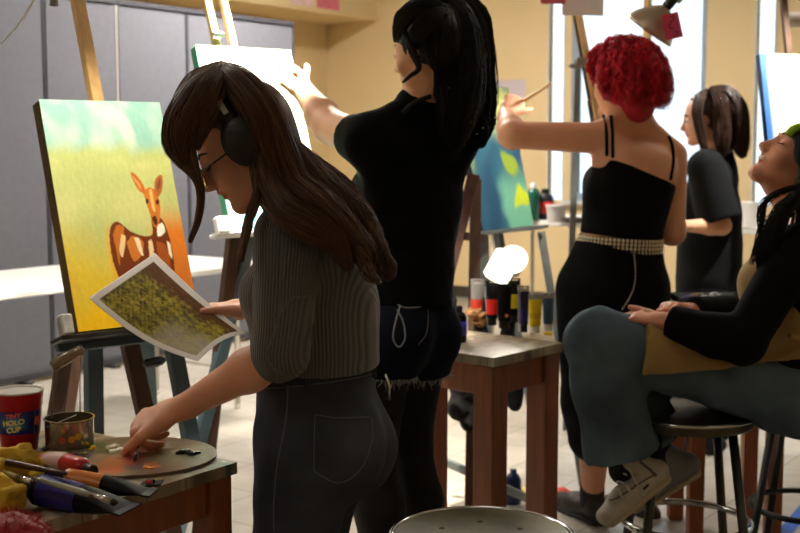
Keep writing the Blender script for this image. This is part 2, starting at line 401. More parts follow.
def hand_prims(S, w, f, n, t, s=1., curls=((.3, .5, .3),) * 4, thumb=(.5, .3, .25), k=.006, spread=.06, thumbdir=None):
    """w wrist, f towards the knuckles, n the way the palm faces, t towards the thumb side"""
    f = unit(f); n = unit(n - f * np.dot(n, f)); t0 = np.cross(n, f); t = t0 if np.dot(t0, t) > 0 else -t0
    S.seg(w - f * .03 * s, w + f * .03 * s, .028 * s, .032 * s, .012, w=t, fa=.72, fb=.55)
    S.seg(w + f * .02 * s, w + f * .078 * s, .034 * s, .039 * s, .012, w=t, fa=.5, fb=.33)
    S.seg(w + f * .03 * s + t * .018 * s + n * .006 * s, w + f * .055 * s + t * .03 * s, .016 * s, .013 * s, .01)
    tips = []
    for i, (ln, r) in enumerate(((.072, .0088), (.080, .009), (.074, .0086), (.058, .0076))):
        b = w + f * (.083 - .004 * abs(i - 1)) * s + t * (.029 - .0195 * i) * s; d = unit(f + t * spread * (1.5 - i)); a = 0; p = b; rr = r * s
        S.ell(b, V(1, 1, 1) * r * 1.12 * s, k=.008)
        for j, fr in enumerate((.46, .30, .24)):
            a += curls[i][j]; dd = d * math.cos(a) + n * math.sin(a); q = p + dd * ln * fr * s; r2 = rr * .9
            S.seg(p, q, rr, r2, k if j == 0 else .002); p = q; rr = r2
        tips.append(p)
    td = unit(f * .75 + t * .6 + n * .35) if thumbdir is None else unit(thumbdir); p = w + f * .028 * s + t * .026 * s; rr = .0125 * s
    a = 0; ax = n - td * n.dot(td); inw = unit(-t * .6 + n * .5 + f * .3); inw = unit(inw - td * inw.dot(td))
    for j, ln in enumerate((.042, .032, .026)):
        a += thumb[j] if j else 0; dd = td * math.cos(a) + inw * math.sin(a); q = p + dd * ln * s; r2 = rr * .86
        S.seg(p, q, rr, r2, .008 if j == 0 else .002); p = q; rr = r2
    tips.append(p); return tips
class Body:
    def __init__(s, J, sc=1., fw=None):
        s.J = J; s.s = sc; s.up = unit((J['shL'] + J['shR']) / 2 - (J['hipL'] + J['hipR']) / 2)
        s.ms = (J['shL'] + J['shR']) / 2; s.mh = (J['hipL'] + J['hipR']) / 2
        s.rs = unit(J['shR'] - J['shL']); s.rh = unit(J['hipR'] - J['hipL'])
        s.fs = unit(np.cross(s.up, s.rs)); s.fh = unit(np.cross(s.up if 'upH' not in J else J['upH'], s.rh)); s.upH = np.cross(s.rh, s.fh)
    def T(s, t): return s.mh * (1 - t) + s.ms * t
    def torso(s, S, g=0, bust=.055, wa=.122, hip=.16, ribs=.138, lo=0, sh=True, dep=1.):
        c = s.s; T = s.T; k = .05 * c; r = unit(s.rs + s.rh)
        S.seg(T(.02) + s.fh * .0, T(.2), hip * c + g, (hip - .012) * c + g, k, w=s.rh, fa=.70 * dep, fb=.68 * dep) if lo < .2 else None
        S.seg(T(.18), T(.45), (hip - .012) * c + g, wa * c + g, k, w=s.rh, fa=.68 * dep, fb=.74 * dep)
        S.seg(T(.42), T(.66), wa * c + g, ribs * c + g, k, w=r, fa=.74 * dep, fb=.74 * dep)
        S.seg(T(.64), T(.86) - s.fs * .01 * c, ribs * c + g, (ribs - .005) * c + g, k, w=s.rs, fa=.74 * dep, fb=.62 * dep)
        if sh:
            S.seg(T(.93) - s.rs * .1 * c - s.fs * .012, T(.93) + s.rs * .1 * c - s.fs * .012, .062 * c + g, .062 * c + g, k)
        if bust:
            for q in (-1, 1): S.ell(T(.72) + s.rs * q * .068 * c + s.fs * .068 * c, V(1, 1, 1) * (bust * c + g), k=.035)
    def butt(s, S, g=0, r=.088, back=.048, dz=-.01):
        for q in (-1, 1): S.ell(s.mh + s.rh * q * .068 * s.s - s.fh * back * s.s + s.upH * dz * s.s, V(1, 1, 1.05) * (r * s.s + g), (s.rh, s.fh, s.upH), k=.04)
    def neck(s, S, head, r=.05):
        J = s.J; S.seg(J['neck'], head.L(0, -.13, -.28), r * 1.08 * s.s, r * s.s, .02); S.seg(J['neck'], head.L(0, -.02, -.32), r * s.s, r * .9 * s.s, .02)
        for q, e in ((1, 'shL'), (1, 'shR')):
            S.seg(J['neck'] * .8 + head.L(0, -.1, -.3) * .2, J[e] * .85 + J['neck'] * .15 + s.up * .012, .042 * s.s, .04 * s.s, .04)
    def trap(s, S, g, a=.0, lift=0):
        for e in ('shL', 'shR'): S.seg(s.J['neck'] * (1 - a) + s.J[e] * a + s.up * lift, s.J[e] * .85 + s.J['neck'] * .15 + s.up * .012, .042 * s.s + g, .04 * s.s + g, .04)
    def arm(s, S, side, g=0, r=(.05, .038, .034, .025), to=2., cap=0, k=.02, loose=0, fs=0.):
        J = s.J; a, b, c = J['sh' + side], J['el' + side], J['wr' + side]; r = [x * s.s + g for x in r]
        if to <= 1: S.seg(a + (b - a) * fs, a + (b - a) * to, r[0], r[0] + (r[1] - r[0]) * to + loose, k, cap=cap if to < 1 else 0)
        else:
            S.seg(a, b, r[0], r[1], k); e = to - 1; m = .3
            if e <= m: S.seg(b, b + (c - b) * e, r[1], r[1] + (r[2] - r[1]) * e / m + loose, k, cap=cap)
            else:
                S.seg(b, b + (c - b) * m, r[1], r[2] + .003, k); S.seg(b + (c - b) * m, b + (c - b) * e, r[2] + .003, r[2] + (r[3] - r[2]) * (e - m) / (1 - m) + loose, k, cap=cap)
    def leg(s, S, side, g=0, r=(.085, .056, .054, .034), to=2., cap=0, k=.03, loose=0, back=None):
        J = s.J; a, b, c = J['hip' + side], J['kn' + side], J['an' + side]; r = [x * s.s + g for x in r]
        if to <= 1: S.seg(a, a + (b - a) * to, r[0], r[0] + (r[1] - r[0]) * to + loose, k, cap=cap)
        else:
            S.seg(a, b, r[0], r[1], k); e = to - 1; m = .35; bk = -s.fh * .018 * s.s if back is None else np.asarray(back)
            mid = b + (c - b) * m + bk; S.seg(b, mid, r[1] * .97, r[2], k)
            S.seg(mid, mid + (c - mid) * (e - m) / (1 - m), r[2], r[2] + (r[3] - r[2]) * (e - m) / (1 - m) + loose, k, cap=cap)
SKIN = lambda n, c, **kw: mat(n, c, .5, spec=.35, attr='Col', bump=.12, bscale=350, bdist=.0006, sub=.12, var=.05, vscale=14, **kw)
def person(S, h, label, skin, lip, head, base, group=None):
    b = np.array(lin(skin)); l = np.array(lin(lip))
    return sdf_mesh(S, h, 'person', SKIN('skin_%d_%d' % skin[:2], skin), None, it=1, colfn=lambda v: head.lipcol(v, b, l), base=base, label=label, cat='person', group=group)
def shoe_prims(S, an, fwd, up, s=1., g=0, L=.25):
    fwd = unit(fwd); up = unit(up - fwd * np.dot(up, fwd)); sd = np.cross(fwd, up); o = an - up * .075 * s
    S.seg(o - fwd * .045 * s + up * .028 * s, o + fwd * (L - .09) * .55 * s + up * .03 * s, .036 * s + g, .042 * s + g, .02, w=sd, fa=.95, fb=.85)
    S.seg(o + fwd * (L - .09) * .5 * s + up * .03 * s, o + fwd * (L - .09) * s + up * .024 * s, .042 * s + g, .043 * s + g, .02, w=sd, fa=.85, fb=.6)
    S.seg(o + up * .04 * s - fwd * .02, an + up * .03 * s, .038 * s + g, .037 * s + g, .02)
def shoe(name, an, fwd, up, m, msole, parent, s=1., h=.004, label=None, laces=None, L=.25):
    fwd = unit(fwd); up = unit(up - fwd * np.dot(up, fwd)); sd = np.cross(fwd, up)
    S = SDF(); shoe_prims(S, an, fwd, up, s, L=L); S.plane(an + up * .045 * s, up, .004); S.seg(an, an + up * .2, .028 * s, .028 * s, .004, sub=True)
    o = sdf_mesh(S, h, name, m, parent, label=label)
    S = SDF(); q = an - up * .075 * s
    S.seg(q - fwd * .048 * s, q + fwd * (L - .09) * .5 * s, .04 * s, .04 * s, .01, w=sd, fa=.4, fb=.38); S.seg(q + fwd * (L - .09) * .5 * s, q + fwd * (L - .085) * s + up * .006, .04 * s, .046 * s, .01, w=sd, fa=.38, fb=.3)
    sdf_mesh(S, h, 'sole', msole, o)
    if laces is not None:
        b = MB()
        for i in range(4):
            p = q + fwd * (.045 + .022 * i) * s + up * (.088 - .013 * i) * s; b.tube([p - sd * .022 * s, p + up * .004 * s, p + sd * .022 * s], .003 * s, 6)
        b.build('laces', laces, o, smooth=True)
    return o
# ------------------------------------------------------------------ room, laid out along its own walls
RC = V(-.69, 11.38, 0); RU = V(.816, -.578, 0); RV = V(.578, .816, 0); UP = V(0, 0, 1); RAX = (RU, RV, UP)
def R(u, v, z=0): return RC + RU * u + RV * v + UP * z
def rbox(b, u0, u1, v0, v1, z0, z1, bev=0): return b.box(R((u0 + u1) / 2, (v0 + v1) / 2, (z0 + z1) / 2), (u1 - u0, v1 - v0, z1 - z0), RAX, bev)
U0, U1, V0, V1, CH = 0, 9.2, -11.2, 0, 3.3
tan_m = mat('tan_paint', (226, 204, 158), .7, var=.05, vscale=1.2, bump=.1, bscale=90)
white_m = mat('white_paint', (205, 212, 220), .5, var=.03, vscale=3)
def tile_mat():
    m = bpy.data.materials.new('floor_tile'); m.use_nodes = True; N = m.node_tree.nodes; L = m.node_tree.links; b = N['Principled BSDF']
    tc = N.new('ShaderNodeTexCoord'); mp = N.new('ShaderNodeMapping'); mp.inputs['Rotation'].default_value = (0, 0, math.radians(35.3)); L.new(tc.outputs['Object'], mp.inputs[0])
    br = N.new('ShaderNodeTexBrick'); br.offset = 0; br.inputs['Scale'].default_value = 1; br.inputs['Brick Width'].default_value = .305; br.inputs['Row Height'].default_value = .305
    br.inputs['Mortar Size'].default_value = .003; br.inputs['Color1'].default_value = (*lin((176, 171, 161)), 1); br.inputs['Color2'].default_value = (*lin((168, 163, 153)), 1)
    br.inputs['Mortar'].default_value = (*lin((120, 112, 100)), 1); L.new(mp.outputs[0], br.inputs['Vector'])
    n = N.new('ShaderNodeTexNoise'); n.inputs['Scale'].default_value = 9; n.inputs['Detail'].default_value = 8; L.new(tc.outputs['Object'], n.inputs['Vector'])
    r = N.new('ShaderNodeMapRange'); r.inputs[1].default_value = .3; r.inputs[2].default_value = .7; r.inputs[3].default_value = .88; r.inputs[4].default_value = 1.08; L.new(n.outputs['Fac'], r.inputs[0])
    s = N.new('ShaderNodeVectorMath'); s.operation = 'SCALE'; L.new(br.outputs['Color'], s.inputs[0]); L.new(r.outputs[0], s.inputs['Scale']); L.new(s.outputs[0], b.inputs['Base Color'])
    b.inputs['Roughness'].default_value = .32; return m
b = MB(); rbox(b, U0 - .2, U1 + .2, V0 - .2, V1 + .2, -.1, 0); b.build('floor', tile_mat(), kind='structure')
b = MB(); rbox(b, U0 - .2, U1 + .2, V0 - .2, V1 + .2, CH, CH + .1); b.build('ceiling', mat('ceiling_tile', (205, 200, 188), .9, bump=.3, bscale=120), kind='structure')
# side wall behind the partition, near wall, right wall
b = MB(); rbox(b, U0 - .15, U0, V0, V1 + .15, 0, CH); b.build('wall_left', tan_m, kind='structure')
b = MB(); rbox(b, U0 - .15, U1 + .15, V0 - .15, V0, 0, CH); b.build('wall_front', tan_m, kind='structure')
b = MB(); rbox(b, U1, U1 + .15, V0, V1 + .15, 0, CH); b.build('wall_right', tan_m, kind='structure')
# window wall: sill .9, heads 2.95
WINS = [(2.56, 3.70), (4.42, 5.60), (6.35, 7.5), (7.85, 8.9)]; SILL, HEAD = .88, 3.0
b = MB(); e = U0 - .15
REVEAL_SLITS = [(2.36, 2.49), (4.09, 4.22)]  # glazed slits added so the sky stands in for daylit window reveals
for (a, c) in sorted(WINS + REVEAL_SLITS):
    rbox(b, e, a, 0, .06, 0, CH); rbox(b, a, c, 0, .06, 0, SILL); rbox(b, a, c, 0, .06, HEAD, CH); e = c
rbox(b, e, U1 + .15, 0, .06, 0, CH); b.build('wall_back', tan_m, kind='structure')
glass = mat('window_glass', (235, 245, 250), 0, trans=1, ior=1.01, spec=.2)
frame_m = mat('window_frame_metal', (150, 168, 190), .45)
mull_m = mat('window_mullion_tan', (196, 160, 104), .6)
for i, (a, c) in enumerate(REVEAL_SLITS):
    b = MB(); rbox(b, a, c, .03, .034, SILL, HEAD); w = b.build('window_%d' % (i + 5), glass, kind='structure')
    for x in (a - .012, c): b = MB(); rbox(b, x, x + .012, -.008, .0, SILL, HEAD); b.build('frame', white_m, w)
for i, (a, c) in enumerate(WINS):
    b = MB()
    for (x0, x1, z0, z1) in ((a, a + .07, SILL, HEAD), (c - .04, c, SILL, HEAD), (a + .07, c - .04, HEAD - .06, HEAD), (a + .07, c - .04, SILL, SILL + .06)): rbox(b, x0, x1, .0, .05, z0, z1, .004)
    w = b.build('window_%d' % (i + 1), frame_m, kind='structure', loc=R((a + c) / 2, .13, SILL))
    b = MB(); mu = a + .62 if i == 0 else (a + c) / 2 + .1; rbox(b, mu, mu + .05, -.01, .06, SILL + .06, HEAD - .06, .004); b.build('mullion', mull_m, w)
    b = MB(); rbox(b, a + .07, c - .04, .028, .032, SILL + .06, HEAD - .06); b.build('pane', glass, w)
    b = MB(); rbox(b, a - .05, c + .05, -.08, .0, SILL - .03, SILL, .006); b.build('sill', white_m, w)
# trims: white casings beside the windows
n = 1
for (a, c) in ((5.6, 5.7), (6.25, 6.35)):
    b = MB(); rbox(b, a, c, -.03, 0, .1, CH, .004); b.build('trim_%d' % n, white_m, kind='structure'); n += 1
b = MB(); rbox(b, U0, U1, -.02, 0, 0, .1, .003); b.build('baseboard_back', mat('dark_baseboard', (60, 55, 50), .5), kind='structure')
# soffit along the left wall
b = MB(); rbox(b, U0, .60, V0, 0, 2.455, CH); so = b.build('soffit_left', tan_m, kind='structure')
so.name = 'trim_%d' % n; n += 1
for k, (px, py, w_, h_, c_) in enumerate(((328, -4, .30, .22, (222, 120, 140)), (302, -7, .3, .2, (232, 200, 205)))):
    r_ = ray(px, py); o_ = V(0, 0, CAMZ); t_ = (np.dot(R(.603, 0) - o_, RU)) / np.dot(r_, RU); c = o_ + r_ * t_
    b = MB(); b.box(c + RU * .002, (.003, w_, h_), RAX); b.build('paper_sign', mat('paper_pink_%d' % k, c_, .7, var=.15, vscale=12), label=('pink paper sign taped high on the tan bulkhead', 'pale pink and white paper taped left of the pink sign on the bulkhead')[k], cat='paper')
r_ = ray(508, 93); t_ = np.dot(R(0, -.004) - V(0, 0, CAMZ), RV) / np.dot(r_, RV); c = V(0, 0, CAMZ) + r_ * t_
b = MB(); b.box(c, (.34, .003, .22), RAX); b.build('paper_sign', mat('lavender_paper', (206, 196, 204), .7), label='pale lavender paper taped to the tan wall behind the teal painting', cat='paper')
# ------------------------------------------------------------------ grey partition panels (parallel to the left wall, 1.6 m in front)
pg = mat('grey_fabric_panel', (101, 103, 112), .85, var=.05, vscale=30, bump=.3, bscale=500, bdist=.0008)
pe = mat('dark_panel_seam', (58, 58, 66), .6); pl_ = mat('pale_panel_seam', (176, 172, 170), .5)
def pu(px):        # v coordinate on the partition plane u=1.61 below picture column px
    r_ = ray(px, 200); t_ = np.dot(R(1.61, 0) - V(0, 0, CAMZ), RU) / np.dot(r_, RU); return np.dot(V(0, 0, CAMZ) + r_ * t_ - RC, RV)
seams = [pu(-160), pu(-40), pu(50), pu(122), pu(191), pu(296)]
part_lab = ['grey fabric partition panel farthest from the windows', 'grey fabric partition panel second farthest from the windows', 'grey fabric partition panel left of the first dark seam, behind the easel', 'grey fabric partition panel behind the wooden easel mast', 'grey fabric partition panel between the pale seam and the second easel', 'pale lit end panel of the grey fabric partition']
seams = [pu(50) - 3.1, pu(50) - 2.05] + [pu(50) - 1.02] + seams[2:]
for i in range(len(seams) - 1):
    v0, v1 = seams[i], seams[i + 1]; t = thing('partition_panel', part_lab[i], 'partition', R(1.58, (v0 + v1) / 2, 0), 'grey partition panels along the left side')
    b = MB(); rbox(b, 1.55, 1.60, v0 + .012, v1 - .012, .06, 2.16, .004); b.build('fabric_face', pg, t)
    b = MB(); rbox(b, 1.545, 1.612, v0, v1, 2.16, 2.19, .003); b.build('top_rail', pe, t)
    b = MB(); rbox(b, 1.545, 1.61, v0 + .002, v1 - .002, .02, .06, .003); b.build('bottom_rail', pe, t)
    b = MB(); rbox(b, 1.56, 1.605, v1 - .012, v1, .06, 2.16); b.build('edge_strip', (pe, pe, pe, pl_, pe, pe)[i], t)
    for q in (.2, .8): b = MB(); rbox(b, 1.5, 1.66, v0 + (v1 - v0) * q - .02, v0 + (v1 - v0) * q + .02, 0, .02, .003); b.build('foot', pe, t)
# ------------------------------------------------------------------ outdoors
b = MB()
rbox(b, -8, 22, 9, 9.4, -2, 14); facade = b.build('neighbouring_building', mat('pale_siding', (224, 226, 226), .8, wave=('Z', 3.0), wave_amt=.5, bdist=.01, wave_col=(210, 215, 218)), label='pale building with fine horizontal siding seen through the windows', cat='building', loc=R(7, 9.2, -2))
for (u0, u1, z0, z1) in ((2.2, 4.9, 1.9, 4.6), (5.9, 6.4, 2.2, 3.1)):
    b = MB(); rbox(b, u0, u1, 8.93, 9.0, z0, z1); b.build('window', mat('blue_grey_windows', (130, 168, 194), .3), facade)
b = MB(); rbox(b, -12, 26, .3, 30, -.35, -.3); b.build('ground', mat('pale_pavement', (190, 190, 185), .9, var=.05), kind='structure')
# ------------------------------------------------------------------ ceiling fill lights, added unseen above the frame for ambient light
cl = [(2.6, -3.2), (2.6, -6.6), (5.6, -3.2), (5.6, -6.6), (5.6, -9.6), (8.2, -6.6)]
lab = ['far left of the room', 'left over the easels', 'over the middle easels', 'over the stools', 'nearest the entrance', 'by the right wall']
for (u, v), l in zip(cl, lab):
    t = thing('ceiling_fill_light', 'added white framed square ceiling fill light, out of view, ' + l, 'ceiling light', R(u, v, CH - .05), 'added ceiling fill lights')
    b = MB()
    for s in (-1, 1): rbox(b, u - .33, u + .33, v + s * .31 - .02, v + s * .31 + .02, CH - .05, CH - .001, .003); rbox(b, u + s * .31 - .02, u + s * .31 + .02, v - .29, v + .29, CH - .05, CH - .001, .003)
    b.build('frame', white_m, t); b = MB(); rbox(b, u - .29, u + .29, v - .29, v + .29, CH - .03, CH - .02); b.build('diffuser', mat('fill_light_diffuser_%d' % cl.index((u, v)), (230, 225, 210), .5, emit=(255, 244, 232), estr=FILL_E[cl.index((u, v))]), t)
# blue tape on the floor
a, c = Z(772, 548, 0), Z(812, 500, 0)
b = MB(); b.bar(a + V(0, 0, .0008), c + (c - a) * .5 + V(0, 0, .0008), .05, .0012, side=(1, 0, 0), bev=0); b.build('floor_tape', mat('blue_tape', (20, 90, 190), .5, emit=None), label='strip of bright blue tape on the floor at the right edge', cat='tape')
# ------------------------------------------------------------------ painted pictures (vertex colours)
def inpoly(u, v, poly):
    c = np.zeros(len(u), bool); j = len(poly) - 1
    for i in range(len(poly)):
        x0, y0 = poly[i]; x1, y1 = poly[j]
        m = ((y0 > v) != (y1 > v)) & (u < (x1 - x0) * (v - y0) / (y1 - y0 + 1e-12) + x0); c ^= m; j = i
    return c
def mixc(c, col, m):
    m = np.clip(m, 0, 1)[:, None]; return c * (1 - m) + np.array(lin(col))[None] * m
def fn(u, v, f, s): return snoise(np.stack([u * f, v * f, np.zeros_like(u) + s], 1), 1, s)
def sstep(a, b, x): t = np.clip((x - a) / (b - a), 0, 1); return t * t * (3 - 2 * t)
def smoothpoly(p, n=6):
    q = catmull([V(x, y, 0) for x, y in p + [p[0]]], len(p) * n + 1); return [(a[0], a[1]) for a in q[:-1]]
def deer(u, v):                      # u right 0..1, v down 0..1
    c = np.tile(np.array(lin((142, 192, 178))), (len(u), 1))
    c = mixc(c, (200, 220, 204), .35 + 1.1 * fn(u, v, 14, 1)); c = mixc(c, (120, 190, 178), sstep(.2, 1, fn(u, v * .6, 22, 5)) * sstep(.3, .6, u))
    y = v + .03 * fn(u, v, 12, 2)
    c = mixc(c, (184, 194, 122), sstep(.17, .25, y)); c = mixc(c, (214, 214, 140), sstep(.24, .3, y) * (.3 + .6 * fn(u * .5, v, 16, 3)))
    c = mixc(c, (226, 196, 52), sstep(.55, .85, y + .25 * (.35 - u))); c = mixc(c, (246, 196, 16), sstep(.78, .95, y + .08 * fn(u, v, 9, 4)) * sstep(.75, .4, u))
    c = mixc(c, (196, 178, 110), .5 * sstep(.2, .8, fn(u, v * .5, 18, 8)) * sstep(.45, .6, v))
    c = mixc(c, (226, 128, 40), sstep(.72, .86, u + .04 * fn(u, v, 16, 6)) * sstep(.45, .62, v)); c = mixc(c, (214, 120, 44), sstep(.62, .82, v) * sstep(.42, .6, u) * .9)
    c = mixc(c, (236, 170, 60), .6 * sstep(0, .7, fn(u * 3, v, 8, 12)) * sstep(.5, .65, v))
    D = lambda pts, col, a=1.: mixc(c, col, inpoly(u, v - .04, smoothpoly(pts)) * a)
    body = [(.37, .56), (.40, .52), (.46, .505), (.55, .55), (.66, .575), (.73, .565), (.745, .50), (.83, .50), (.87, .60), (.86, .74), (.80, .82), (.78, 1.0), (.73, 1.0), (.72, .84), (.62, .80), (.54, .82), (.52, 1.0), (.47, 1.0), (.44, .83), (.385, .74), (.36, .65)]
    c = D(body, (116, 52, 16)); 
    for p, q in (([(.40, .56), (.45, .52), (.50, .54), (.44, .62), (.41, .70)], (196, 112, 40)), ([(.50, .60), (.56, .57), (.64, .60), (.60, .66), (.53, .68)], (206, 122, 46)), ([(.47, .56), (.50, .575), (.45, .66), (.43, .63)], (240, 206, 150)),
                 ([(.57, .58), (.61, .585), (.62, .66), (.59, .64)], (246, 226, 190)), ([(.68, .60), (.715, .60), (.70, .74), (.67, .70)], (238, 210, 160)), ([(.46, .735), (.55, .80), (.68, .81), (.66, .835), (.53, .83)], (248, 236, 205)),
                 ([(.75, .60), (.82, .62), (.84, .70), (.78, .78), (.74, .70)], (166, 84, 30)), ([(.78, .53), (.83, .52), (.84, .56), (.77, .58)], (250, 244, 226)), ([(.84, .60), (.865, .62), (.86, .68), (.84, .66)], (250, 236, 210)),
                 ([(.70, .84), (.73, .83), (.76, 1.0), (.73, 1.0)], (196, 96, 30)), ([(.46, .84), (.50, .84), (.49, 1.0), (.47, 1.0)], (110, 50, 18))): c = D(p, q)
    c = D([(.715, .385), (.75, .36), (.80, .36), (.835, .39), (.84, .44), (.815, .50), (.78, .535), (.75, .53), (.735, .47)], (206, 120, 44))      # face
    c = D([(.715, .385), (.67, .36), (.635, .295), (.665, .29), (.715, .33), (.735, .37)], (196, 104, 40)); c = D([(.70, .37), (.665, .33), (.65, .305), (.70, .34)], (228, 160, 90))
    c = D([(.81, .38), (.83, .33), (.88, .30), (.905, .31), (.88, .37), (.835, .40)], (176, 100, 44)); c = D([(.835, .37), (.85, .335), (.885, .315), (.87, .355)], (120, 70, 50))
    c = D([(.765, .37), (.79, .37), (.79, .46), (.765, .45)], (240, 190, 110)); c = D([(.745, .495), (.78, .485), (.79, .515), (.765, .53)], (90, 38, 18)); c = D([(.72, .41), (.745, .41), (.745, .425), (.725, .43)], (60, 24, 12)); c = D([(.808, .42), (.83, .41), (.83, .43), (.81, .435)], (60, 24, 12))
    return c
def print_pic(u, v):
    n = .5 * fn(u, v, 26, 1) + .5 * fn(v, u, 55, 21); n2 = .4 * fn(u, v, 70, 2) + .4 * fn(v, u, 110, 22) + .3 * fn(u, v, 160, 23); c = np.tile(np.array(lin((120, 112, 38))), (len(u), 1))
    c = mixc(c, (186, 172, 52), .5 + 1.6 * n); c = mixc(c, (58, 46, 20), sstep(-.1, .5, n2)); c = mixc(c, (206, 190, 80), sstep(.15, .6, -n2) * .8); c = mixc(c, (104, 60, 38), sstep(.36, .22, v + .1 * n) * .9)
    c = mixc(c, (206, 200, 186), sstep(.45, .75, v + .12 * fn(u, v, 12, 4)) * sstep(.45, .65, u) * (.6 + .5 * n2)); c = mixc(c, (170, 130, 60), .5 * sstep(.3, .9, n) * sstep(.5, .8, v)); c = mixc(c, (90, 74, 60), sstep(.16, .0, u) * .5)
    e = (u < .05) | (u > .95) | (v < .10) | (v > .93); c[e] = np.array(lin((240, 238, 236))); return c
def green_pic(u, v):
    c = np.tile(np.array(lin((206, 224, 178))), (len(u), 1)); c = mixc(c, (70, 180, 130), sstep(0, 1, fn(u, v, 9, 3)) * .7); c = mixc(c, (60, 160, 130), sstep(.12, .0, u)); c = mixc(c, (120, 190, 190), sstep(.5, .9, v)); return c
def teal_pic(u, v):
    c = np.tile(np.array(lin((44, 104, 122))), (len(u), 1)); c = mixc(c, (30, 74, 104), .5 + fn(u, v, 7, 2)); c = mixc(c, (196, 206, 130), sstep(-.1, .2, .3 - v + .1 * fn(u, v, 8, 4)))
    c = mixc(c, (110, 176, 150), sstep(.5, .8, v) * sstep(.4, .55, u + .1 * fn(u, v, 10, 7))); c = mixc(c, (136, 160, 54), sstep(.03, -.02, np.hypot((u - .72) * .7, v - .58) - .09 + .07 * fn(u, v, 12, 5))); c = mixc(c, (190, 206, 50), sstep(.03, -.02, np.hypot((u - .86) * .7, v - .80) - .08 + .07 * fn(u, v, 12, 6)))
    c = mixc(c, (90, 176, 190), sstep(.3, .8, fn(u, v * .6, 10, 9)) * .7); c = mixc(c, (190, 210, 110), sstep(.12, .02, u) * sstep(.7, .3, v)); return c
def sky_pic(u, v):
    c = np.tile(np.array(lin((240, 236, 190))), (len(u), 1)); c = mixc(c, (30, 100, 190), sstep(.26, .02, v + u * .7)); c = mixc(c, (40, 90, 150), sstep(.16, .05, u)); c = mixc(c, (220, 200, 60), sstep(.7, .9, v)); return c
def canvas(name, tl, tr, bl, thick, pic, side, label, cat='painting', nu=110, nv=160, group=None):
    """stretched canvas: front face from three corners, thickness away from the viewer"""
    tl, tr, bl = map(lambda a: np.asarray(a, float), (tl, tr, bl)); e1 = tr - tl; e2 = bl - tl; e2 = e2 - unit(e1) * np.dot(e2, unit(e1)); n = unit(np.cross(e2, e1))
    ctr = tl + e1 / 2 + e2 / 2
    t = thing(name, label, cat, tl + e1 / 2 + e2, group)
    s = grid_sheet(lambda u, v: tl + u[:, None] * e1 + v[:, None] * e2, nu, nv, .001)
    vs, fs, u, v = s; nfront = np.cross(e1, e2); 
    vs = vs + (-unit(nfront)) * 0
    fr = unit(np.cross(e1, e2)); fr = fr if np.dot(fr, V(0, 0, CAMZ) - ctr) > 0 else -fr
    col = pic(u, v); k = len(u); col = np.clip(col * (1 + .06 * fn(u * 2.2, v, 55, 31) + .05 * fn(u, v * 2.5, 70, 32))[:, None], 0, 1); cols = np.vstack([col, col])
    vs[:k] = tl + u[:, None] * e1 + v[:, None] * e2 + fr * .001; vs[k:] = vs[:k] - fr * .0012
    mesh('picture', vs, fs, mat('acrylic_paint', (200, 200, 200), .42, attr='Col', bump=.35, bscale=55, bdist=.003, stretch=(1, 1, 1)), t, smooth=False, cols=cols)
    b = MB(); b.box(ctr - fr * (thick / 2 + .0004), (np.linalg.norm(e1), np.linalg.norm(e2), thick), (e1, e2, fr), .003); b.build('canvas_sides', side, t)
    return t, fr, unit(e1), unit(e2)
def canvas_frame(px, py, d, yaw, lean, w, h):
    """corners of a canvas whose bottom middle is seen at px,py; yaw turns its front to the right"""
    c = P(px, py, d); e1 = V(math.cos(yaw), math.sin(yaw), 0); back = V(-math.sin(yaw), math.cos(yaw), 0); upv = UP * math.cos(lean) + back * math.sin(lean)
    return c - e1 * w / 2 + upv * h, c + e1 * w / 2 + upv * h, c - e1 * w / 2
wood_d = mat('dark_worn_wood', (74, 50, 34), .6, var=.25, vscale=8, stretch=(6, 6, 1), bump=.2)
wood_l = mat('pale_mast_wood', (196, 158, 104), .5, var=.15, vscale=8, stretch=(6, 6, 1), bump=.15)
wood_r = mat('red_brown_wood', (130, 72, 42), .5, var=.22, vscale=5, stretch=(8, 8, 1), bump=.2)
blue_l = mat('blue_grey_easel_paint', (78, 100, 112), .55, var=.2, vscale=9, bump=.15)
steel = mat('steel', (150, 150, 150), .3, metal=1, var=.1, vscale=30); dsteel = mat('dark_steel', (70, 68, 66), .4, metal=1, var=.2, vscale=20)
chrome = mat('chrome', (190, 190, 190), .12, metal=1); blk = mat('black_plastic', (18, 18, 20), .4); blkm = mat('black_matte', (16, 16, 18), .8)
whitep = mat('white_plastic', (225, 225, 222), .4); tabw = mat('white_laminate', (212, 212, 208), .4, var=.03)
gold_e = mat('painted_canvas_edge', (92, 74, 14), .6, var=.5, vscale=6, bump=.3); green_e = mat('green_canvas_edge', (70, 150, 110), .6, var=.3, vscale=8); dark_e = mat('dark_canvas_edge', (30, 50, 60), .6, var=.3, vscale=8)
def easel(label, bars, base, group='easels in the art room', extra=None):
    t = thing('easel', label, 'easel', base, group)
    for (nm, a, b_, w, th, m, side) in bars:
        b = MB(); b.bar(a, b_, w, th, side); b.build(nm, m, t)
    return t
def bolt(parent, p, n, r=.012, m=None):
    b = MB(); b.lathe(p, [(r * .6, 0), (r, .003), (r, .012), (r * .5, .02), (1e-6, .021)], 12, axis=n); b.build('wing_nut', m or dsteel, parent, smooth=False)
